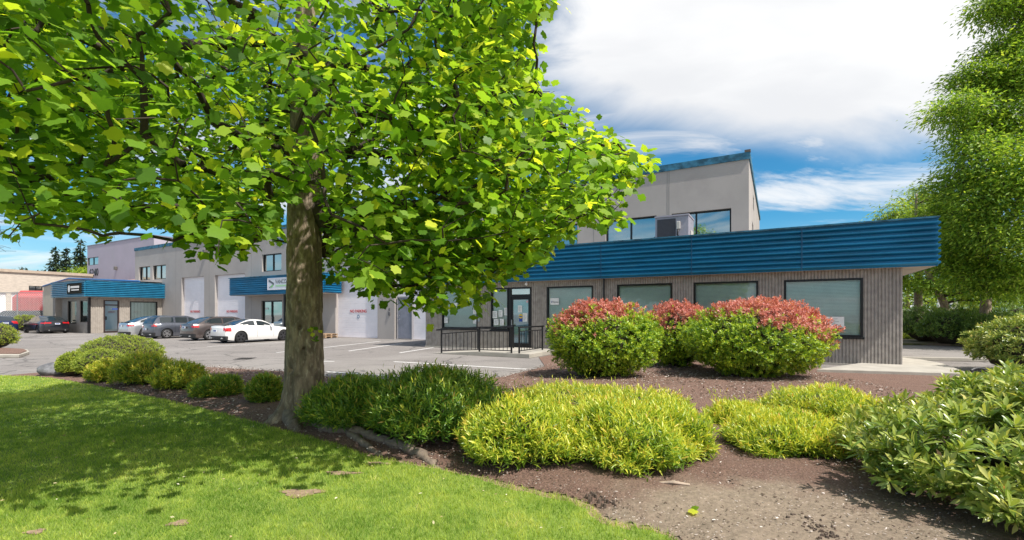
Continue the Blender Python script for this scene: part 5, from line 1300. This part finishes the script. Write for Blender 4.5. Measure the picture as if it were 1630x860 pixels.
# ================================================================ cars
TYRE = mat('tyre_rubber', (.015, .015, .016), .8); RIM = mat('alloy_rim', (.55, .55, .57), .3, .8); RIMD = mat('dark_alloy_rim', (.10, .10, .11), .3, .7)
LAMP = mat('tail_lamp_red', (.55, .012, .015), .15, coat=1); PLAT = mat('plate_white', (.7, .72, .78), .5); PLASTIC = mat('black_plastic', (.02, .02, .022), .5)
HEAD = mat('headlamp_clear', (.6, .62, .65), .1, .3)
def paint(n, c, metal=.4): return mat(n, c, .28, metal, coat=1.0)
def car(name, label, pos, rz, L, Wd, H, prof, cab, wb, ra, wr, pm, rim=RIM, clear=.17, pillars=(), diffuser=True, spoiler=None, lamp=(.66, .86, .62, .22), plate_z=.62, group='cars in the parking lot', plate_blue=False, wtop=.70):
    """x runs rear to nose, 0 at the rear bumper; pos = rear bumper centre"""
    root = thing(name, label, 'car', pos, rz, group)
    xs = np.unique(np.concatenate([np.linspace(0, L, 56), [ra+s*wr*1.12*math.cos(t) for s in (1,) for t in np.linspace(0, math.pi, 15)], [ra+wb+wr*1.12*math.cos(t) for t in np.linspace(0, math.pi, 15)]]))
    px_, pz_ = zip(*prof); hwv = Wd/2
    def hw(x):
        e = min(x, L-x); k = 1-.20*max(0, 1-e/.75)**2.6 if x < L/2 else 1-.26*max(0, 1-e/.95)**2.4
        return hwv*k
    def zt(x): return float(np.interp(x, px_, pz_))
    R_ = wr*1.12
    def zb(x):
        z = clear + .10*max(0, 1-x/.5)**2 + .06*max(0, 1-(L-x)/.5)**2
        for xa in (ra, ra+wb):
            if abs(x-xa) < R_: z = max(z, wr + math.sqrt(max(0, R_**2-(x-xa)**2)))
        return z
    NR, NTp = 9, 8; rows = []; belt = max(pz_)
    for x in xs:
        h_ = hw(x); z0, z1 = zb(x), zt(x); ring = []
        for t in np.linspace(0, 1, NR):
            z = z0+(z1-z0)*t; zn = (z-.15)/(belt-.15); s_ = 1-.10*max(0, (zn-.62)/.38)**2 - .05*max(0, (.35-zn)/.35)**2
            if t > .93: s_ *= .965
            fl = .0
            for xa in (ra, ra+wb): fl += .028*math.exp(-((x-xa)/(R_*1.05))**2)*math.exp(-((z-wr)/.36)**2)
            ring.append([h_*s_+fl, z])
        ytop = ring[-1][0]
        left = [(x, y, z) for y, z in ring]; top = [(x, ytop*c, z1+.035*(1-c*c)) for c in np.linspace(1, -1, NTp+2)[1:-1]]
        right = [(x, -y, z) for y, z in ring[::-1]]
        rows.append(left+top+right)
    def endshape(row, sgn):
        out_ = []
        for (x, y, z) in row:
            k = (z-.55)/.35; out_.append((x + sgn*(-.05*k*k*(1 if k > 0 else .5) - .10*(abs(y)/hwv)**4), y, z))
        return out_
    rows[0] = endshape(rows[0], -1); rows[-1] = endshape(rows[-1], 1)
    body = MB(); body.grid(rows)
    def cap(row, sgn):
        n = len(row); L_ = row[:NR]; Rr = row[::-1][:NR]; g_ = []
        for (a, b_) in zip(L_, Rr):
            g_.append([(a[0] + sgn*.085*(1-(2*t-1)**2), a[1]+(b_[1]-a[1])*t, a[2]) for t in np.linspace(0, 1, 13)])
        tp = row[NR-1:NR+NTp+1]
        g_.append([(tp[min(len(tp)-1, round(t*(len(tp)-1)))][0]+0*sgn, tp[0][1]+(tp[-1][1]-tp[0][1])*t, a[2]+.035*(1-(2*t-1)**2)) for t in np.linspace(0, 1, 13)])
        return g_
    cr = cap(rows[0], -1); cf = cap(rows[-1], 1); body.grid(cr); body.grid(cf)
    bo = body.build('body', pm, root, smooth=True)
    m_ = bo.modifiers.new('edge', 'EDGE_SPLIT'); m_.split_angle = R(38)
    def patch(nm, m, cond, off=.006):
        b = MB()
        for grid_ in (rows, cr, cf):
            for i in range(len(grid_)-1):
                for j in range(len(grid_[i])-1):
                    q = [Vector(grid_[i][j]), Vector(grid_[i][j+1]), Vector(grid_[i+1][j+1]), Vector(grid_[i+1][j])]
                    c = sum(q, Vector())/4
                    if cond(c):
                        o_ = Vector((c.x-L/2, c.y*1.5, (c.z-.6)*.6)); n = (q[1]-q[0]).cross(q[2]-q[0])
                        if n.length < 1e-9: continue
                        n.normalize(); n = n if n.dot(o_) > 0 else -n
                        if nm == 'taillight' and abs(c.y) < .01: continue
                        b.poly([v+n*off for v in q])
        return b.build(nm, m, root, smooth=True, fix=False) if b.f else None
    z0_, z1_, yin, xin = lamp
    for sgn in (1, -1): patch('taillight', LAMP, lambda c: z0_ < c.z < z1_ and c.y*sgn > yin*hwv and c.x < xin, .012)
    for sgn in (1, -1): patch('headlight', HEAD, lambda c: .55 < c.z < .74 and c.y*sgn > .5*hwv and c.x > L-.42, .01)
    if diffuser: patch('lower_bumper', PLASTIC, lambda c: c.z < .40 and c.x < .16, .008)
    # cabin
    xr, xrt, xft, xf = cab; zr_ = lambda x: float(np.interp(x, px_, pz_))
    cx_ = np.unique(np.concatenate([np.linspace(xr, xrt, 9), np.linspace(xrt, xft, 14), np.linspace(xft, xf, 11)])); zbelt0 = belt-.03
    def roof(x):
        if x <= xrt: t = (x-xr)/(xrt-xr); s_ = math.sin(t*math.pi/2)**.95
        elif x >= xft: t = (xf-x)/(xf-xft); s_ = math.sin(t*math.pi/2)**.92
        else: s_ = 1 + .0
        z_ = zt(x)-.03; mid = (xrt+xft)/2; top = H - .05*((x-mid)/(xft-xrt))**2*1.2
        return z_ + (top-z_)*s_
    CR = 7; crow = []
    for x in cx_:
        z0 = zt(x)-.04; z1 = roof(x); wb_ = hwv*.885; wt_ = hwv*wtop; rr = []
        endk = 1-.10*max(0, 1-(x-xr)/.5)**2 - .10*max(0, 1-(xf-x)/.6)**2
        for t in np.linspace(0, 1, CR): z = z0+(z1-z0)*t*.965; rr.append((x, (wb_-(wb_-wt_)*max(0, (z-z0))/(H-belt+.04))*endk, z))
        yt_ = rr[-1][1]; tp = [(x, yt_*c*.96, z1-(z1-z0)*.035*abs(c)**3+.02*(1-c*c)) for c in np.linspace(1, -1, 9)]
        crow.append(rr+tp+[(a, -b_, c) for a, b_, c in rr[::-1]])
    shell = MB(); shell.grid(crow); shell.poly(crow[0]); shell.poly(crow[-1]); co = shell.build('roof', pm, root, smooth=True)
    m_ = co.modifiers.new('edge', 'EDGE_SPLIT'); m_.split_angle = R(40)
    def cpatch(nm, cond, off=.005):
        b = MB()
        for i in range(len(crow)-1):
            for j in range(len(crow[i])-1):
                q = [Vector(crow[i][j]), Vector(crow[i][j+1]), Vector(crow[i+1][j+1]), Vector(crow[i+1][j])]; c = sum(q, Vector())/4
                if cond(c, i, j):
                    n = (q[1]-q[0]).cross(q[2]-q[0])
                    if n.length < 1e-9: continue
                    n.normalize(); n = n if n.dot(c-Vector((L/2, 0, .6))) > 0 else -n
                    b.poly([v+n*off for v in q])
        if b.f: return build_parts(b, nm, CARWIN, root, smooth=True, fix=False)
    nr = len(crow[0])
    cpatch('rear_window', lambda c, i, j: c.x < xrt-.06 and CR-1 < j < nr-CR-1 and abs(c.y) < hwv*.72 and c.z > zbelt0-.02)
    cpatch('windscreen', lambda c, i, j: c.x > xft+.05 and CR-1 < j < nr-CR-1 and c.z > zbelt0)
    for sgn in (1, -1):
        cpatch('side_window', lambda c, i, j: c.y*sgn > 0 and (1 <= j < CR-2 or nr-CR+1 <= j < nr-2) and c.z > zt(c.x)+.05 and xr+.38 < c.x < xf-.22 and not any(abs(c.x-p_) < .05 for p_ in pillars) and roof(c.x)-zt(c.x) > .16)
    # wheels
    for xa in (ra, ra+wb):
        for sgn in (1, -1):
            yw = sgn*(hwv-.02)
            b = MB(); n = 28
            prof_ = [(wr*.66, 0), (wr*.95, .0), (wr, -.03), (wr, -.18), (wr*.93, -.21), (wr*.5, -.21)]
            b.grid([[(xa+math.cos(2*math.pi*k/n)*r_, yw+sgn*d_, wr+math.sin(2*math.pi*k/n)*r_) for k in range(n)] for r_, d_ in prof_], True)
            ty = b.build('wheel', TYRE, root, smooth=True)
            b = MB(); b.grid([[(xa+math.cos(2*math.pi*k/n)*r_, yw+sgn*d_, wr+math.sin(2*math.pi*k/n)*r_) for k in range(n)] for r_, d_ in [(wr*.70, -.002), (wr*.64, .004), (wr*.62, -.06)]], True)
            for k in range(10):
                a = 2*math.pi*k/10 + (.12 if k % 2 else -.12); a2 = a; w_ = .018
                p = lambda r_, s_, d_: (xa+math.cos(a2)*r_-math.sin(a2)*s_, yw+sgn*d_, wr+math.sin(a2)*r_+math.cos(a2)*s_)
                b.poly([p(.05, -w_, -.012), p(.05, w_, -.012), p(wr*.64, w_*1.4, -.004), p(wr*.64, -w_*1.4, -.004)])
            b.tube([(xa, yw-sgn*.05, wr), (xa, yw-sgn*.005, wr)], .05, 10)
            b.build('rim', rim, ty, fix=False)
            b = MB(); b.disc((xa, yw-sgn*.07, wr), wr*.66, 1); b.build('brake', mat('brake_dark', (.02, .02, .02), .7), ty, fix=False)
    b = MB(); 
    for xa in (ra, ra+wb): b.box(xa-R_*.98, xa+R_*.98, -hwv*.87, hwv*.87, wr*.8, min(wr+R_*.97, belt-.12))
    b.build('wheel_well', PLASTIC, root)
    b = MB(); b.box(.2, L-.25, -hwv*.86, hwv*.86, clear-.02, clear+.12); b.build('underbody', PLASTIC, root)
    b = MB(); b.box(-.115, -.09, -.16, .16, plate_z-.06, plate_z+.06); pp = b.build('licence_plate', PLAT, root)
    b = MB(); b.box(-.118, -.1155, -.12, .12, plate_z-.02, plate_z+.03); b.build('plate_print', SIGNBLUE, pp)
    for sgn in (1, -1):
        b = MB(); xm = xf-.42; b.tube([(xm, sgn*hwv*.86, zt(xm)+.03), (xm, sgn*(hwv+.06), zt(xm)+.07)], .025, 6); b.box(xm-.07, xm+.05, min(sgn*(hwv+.02), sgn*(hwv+.18)), max(sgn*(hwv+.02), sgn*(hwv+.18)), zt(xm)+.02, zt(xm)+.15); b.build('mirror', pm, root, bevel=.03)
        b = MB()
        for xd in pillars[:2]: b.box(xd-.26, xd-.1, sgn*hwv*.965-.012, sgn*hwv*.965+.012, belt-.20, belt-.17)
        build_parts(b, 'door_handle', pm, root, bevel=.004)
        b = MB()
        for xd in list(pillars)+[xf-.25]:
            pts = []
            for z in np.linspace(clear+.14, zt(xd)-.02, 7):
                zn = (z-.15)/(belt-.15); s_ = 1-.10*max(0, (zn-.62)/.38)**2 - .05*max(0, (.35-zn)/.35)**2
                fl = sum(.028*math.exp(-((xd-xa)/(R_*1.05))**2)*math.exp(-((z-wr)/.36)**2) for xa in (ra, ra+wb)); pts.append((xd, sgn*(hw(xd)*s_+fl), z))
            b.tube(pts, .005, 4)
        build_parts(b, 'door_seam', BLACK, root)
    if spoiler:
        b = MB(); xs_, zs_, ws_ = spoiler; b.box(xs_-.16, xs_+.06, -ws_, ws_, zs_, zs_+.035); b.box(xs_-.05, xs_, -ws_*.9, -ws_*.9+.06, zs_-.07, zs_); b.box(xs_-.05, xs_, ws_*.9-.06, ws_*.9, zs_-.07, zs_); b.build('spoiler', BLACK, root, bevel=.01)
    if diffuser:
        b = MB()
        for sgn in (1, -1): b.tube([(.1, sgn*.5, .27), (-.07, sgn*.5, .27)], .04, 8)
        build_parts(b, 'exhaust', GALV, root)
    return root
CARWIN = mat('tinted_car_window', (.02, .028, .032), .06, 0, spec=.9, coat=.5)
RZB = ROT + R(90)      # nose towards the warehouse
RZA = ROT + R(180)     # nose towards the left along the wall
def rear(px, py, b0, ra): p = G(px, py); return p
def cpos(a, b_): return tuple(Wp(a, b_))
sedan = lambda L, bl, dk, hd: [(0, dk-.10), (.10, dk-.01), (.6, dk+.01), (1.2, bl), (L*.6, bl), (L*.72, bl-.02), (L*.9, hd-.04), (L-.12, hd-.12), (L, hd-.22)]
def place(px, py, ra, half, rzb=True):
    """world position of the rear bumper centre from the rear right wheel's contact point"""
    p = G(px, py); a = p.x*CX - p.y*SX; b_ = p.x*SX + p.y*CX
    return cpos(a-half, b_-ra)
car('coupe', 'white sports coupe with dark alloy wheels parked nearest the big tree trunk', place(384.5, 546, .85, .86), RZB, 4.24, 1.78, 1.30,
    [(0, .84), (.08, .93), (.5, .96), (1.1, .95), (2.3, .90), (2.9, .89), (3.7, .78), (4.1, .66), (4.24, .56)], (.25, 1.45, 2.05, 3.0), 2.57, .82, .325, paint('white_paint_car', (.78, .77, .76), 0), RIMD, .15, (1.75,), True, (.3, .97, .55), (.66, .82, .64, .30), .68, wtop=.66)
car('sedan', 'bronze-grey four-door sedan with red tail lamps beside the white coupe', place(333.5, 542, .9, .88), RZB, 4.58, 1.80, 1.45,
    [(0, .88), (.08, .98), (.5, 1.01), (1.1, 1.0), (2.6, .95), (3.3, .93), (4.1, .82), (4.45, .70), (4.58, .58)], (.3, 1.35, 2.5, 3.55), 2.70, .92, .325, paint('bronze_paint', (.13, .105, .10), .6), RIM, .16, (1.75, 2.6), True, None, (.78, .91, .58, .34), .80)
car('hatchback', 'slate grey five-door hatchback between the silver and the bronze sedan', place(266, 539, .78, .86), RZB, 4.20, 1.76, 1.49,
    [(0, .86), (.05, .98), (.4, 1.0), (1.1, 1.0), (2.4, .95), (3.0, .94), (3.75, .86), (4.05, .74), (4.2, .6)], (.06, .50, 2.05, 3.1), 2.58, .78, .32, paint('slate_paint', (.12, .13, .16), .6), RIM, .15, (1.25, 2.15), True, None, (.82, .96, .70, .24), .62)
car('sedan', 'silver sedan with black rear spoiler, leftmost of the four parked in a row', place(231, 537.5, .95, .90), RZB, 4.75, 1.82, 1.44,
    [(0, .86), (.08, .97), (.5, 1.0), (1.1, .99), (2.7, .95), (3.4, .93), (4.2, .82), (4.6, .70), (4.75, .58)], (.3, 1.5, 2.6, 3.6), 2.85, .98, .34, paint('silver_paint', (.55, .56, .58), .7), RIM, .16, (1.9, 2.75), True, (.22, 1.03, .6), (.77, .88, .60, .36), .80)
car('sedan', 'dark charcoal fastback sedan parked in front of the small tan office', cpos(-51.6, 15.55), RZA, 4.69, 1.85, 1.44,
    [(0, .90), (.08, 1.0), (.5, 1.02), (1.1, 1.0), (2.7, .94), (3.4, .92), (4.2, .80), (4.55, .68), (4.69, .58)], (.2, 1.8, 2.4, 3.7), 2.87, .95, .34, paint('charcoal_paint', (.022, .024, .032), .5), RIMD, .15, (1.9, 2.8), True, None, (.80, .93, .42, .4), .80)
car('sedan', 'dark blue sedan with bright red tail lamps cut by the left frame edge', cpos(-55.2, 13.45), RZA, 4.55, 1.78, 1.44,
    [(0, .88), (.08, 1.0), (.5, 1.03), (1.0, 1.0), (2.6, .95), (3.3, .93), (4.1, .80), (4.4, .68), (4.55, .58)], (.5, 1.35, 2.5, 3.5), 2.68, .95, .32, paint('navy_paint', (.012, .03, .10), .4), RIM, .16, (1.75, 2.6), False, None, (.78, .97, .50, .3), .86)
# vehicles behind the fence, van on the right
pk = at(42, 500, 46.8)
car('pickup_truck', 'dark grey covered pickup truck behind the chain-link fence', (pk.x+2.4, pk.y-.5, 0), R(180), 5.4, 1.95, 1.95,
    [(0, 1.15), (.05, 1.2), (2.2, 1.2), (3.6, 1.2), (4.1, 1.18), (5.1, 1.1), (5.3, .9), (5.4, .7)], (.1, .5, 3.2, 4.1), 3.3, 1.15, .40, paint('graphite_paint', (.05, .055, .065), .4), RIM, .28, (2.0, 2.9), False, None, (.95, 1.15, .8, .2), .9, wtop=.78)
ct = at(54, 500, 49.5)
cn = thing('red_container', 'faded red steel shelter with sloped top behind the fence', 'container', (ct.x, ct.y, 0), R(8))
b = MB(); b.grid([[(x, -1.2, 0), (x, -1.2, 3.3), (x, -.2, 4.05), (x, 1.2, 4.05), (x, 1.2, 0)] for x in np.linspace(-1.05, 2.2, 3)]); 
b.poly([(-1.05, -1.2, 0), (-1.05, -1.2, 3.3), (-1.05, -.2, 4.05), (-1.05, 1.2, 4.05), (-1.05, 1.2, 0)]); b.poly([(2.2, -1.2, 0), (2.2, -1.2, 3.3), (2.2, -.2, 4.05), (2.2, 1.2, 4.05), (2.2, 1.2, 0)])
b.build('shell', mat('faded_red', (.42, .07, .07), .7, var=.1), cn)
b = MB()
for i in range(9): b.box(-1.0+i*.37, -.92+i*.37, -1.24, -1.2, 0, 3.25)
b.build('ribs', mat('faded_red'), cn)
vn = at(1452, 500, 48)
car('van', 'white van glimpsed under the trees past the office corner', (vn.x+1.6, vn.y, 0), R(180), 5.0, 1.95, 2.1,
    [(0, 1.2), (.05, 1.25), (3.6, 1.25), (4.1, 1.15), (4.8, 1.0), (5.0, .7)], (.05, .3, 3.5, 4.3), 3.1, .95, .36, paint('white_van_paint', (.75, .75, .76), 0), RIM, .2, (1.6, 3.0), False, None, (.9, 1.2, .85, .15), .9, wtop=.80)
c2 = at(1640, 500, 34)
car('sedan', 'light blue-white car behind the far right bushes', (c2.x+1.5, c2.y, 0), R(200), 4.5, 1.8, 1.5,
    [(0, .9), (.08, 1.0), (1.1, 1.0), (2.6, .96), (3.3, .94), (4.1, .82), (4.5, .6)], (.3, 1.3, 2.5, 3.5), 2.7, .9, .33, paint('pale_blue_paint', (.45, .6, .7), .3), RIM, .16, (1.75, 2.6), False)
# small roadside signs on the right
for (px, py, Y, w_, h_, lab, m_) in ((1511, 487, 40, .55, .75, 'small white notice board on a post among the verge bushes', PAPER), (1497, 484, 42, .2, .9, 'narrow white marker post under the trees', PAPER)):
    p = at(px, py, Y); s_ = thing('notice_board' if w_ > .3 else 'marker_post', lab, 'sign', (p.x, p.y, 0), R(-25))
    b = MB(); b.box(-w_, w_, -.03, .03, p.z-h_/2, p.z+h_/2); b.build('board', m_, s_)
    b = MB(); b.tube([(0, .05, 0), (0, .05, p.z+.2)], .04, 6); b.build('post', GALV, s_)
    if w_ > .3:
        b = MB(); b.box(-w_*.6, w_*.6, -.035, -.031, p.z-.05, p.z+.12); b.build('print', SIGNBLUE, s_)
# black hose end on the slab's edge
h0, h1 = G(1545, 597), G(1582, 598.5)
hp = thing('drain_hose', 'short dark corrugated hose lying at the end of the sidewalk slab', 'hose', (h0.x, h0.y, 0))
b = MB(); L_ = h1-h0; pts = [(L_.x*t, L_.y*t+.1*math.sin(t*3.1), .10+.07*math.sin(t*math.pi)) for t in np.linspace(0, 1, 24)]; b.tube(pts, [.035+.006*(i % 2) for i in range(24)], 8); b.build('hose', PLASTIC, hp, smooth=True)
# dead branch and wood chips pieces near the front
h0 = G(1072, 783)
hp = thing('wood_stick', 'short pale splintered stick lying on the bare soil in front of the golden shrubs', 'stick', (h0.x, h0.y, .06))
b = MB(); b.tube([(-.12, .06, .0), (0, .0, .025), (.13, -.05, .02)], [.008, .016, .01], 6); b.build('wood', mat('pale_wood', (.45, .35, .27), .9, var=.2, vscale=20), hp)
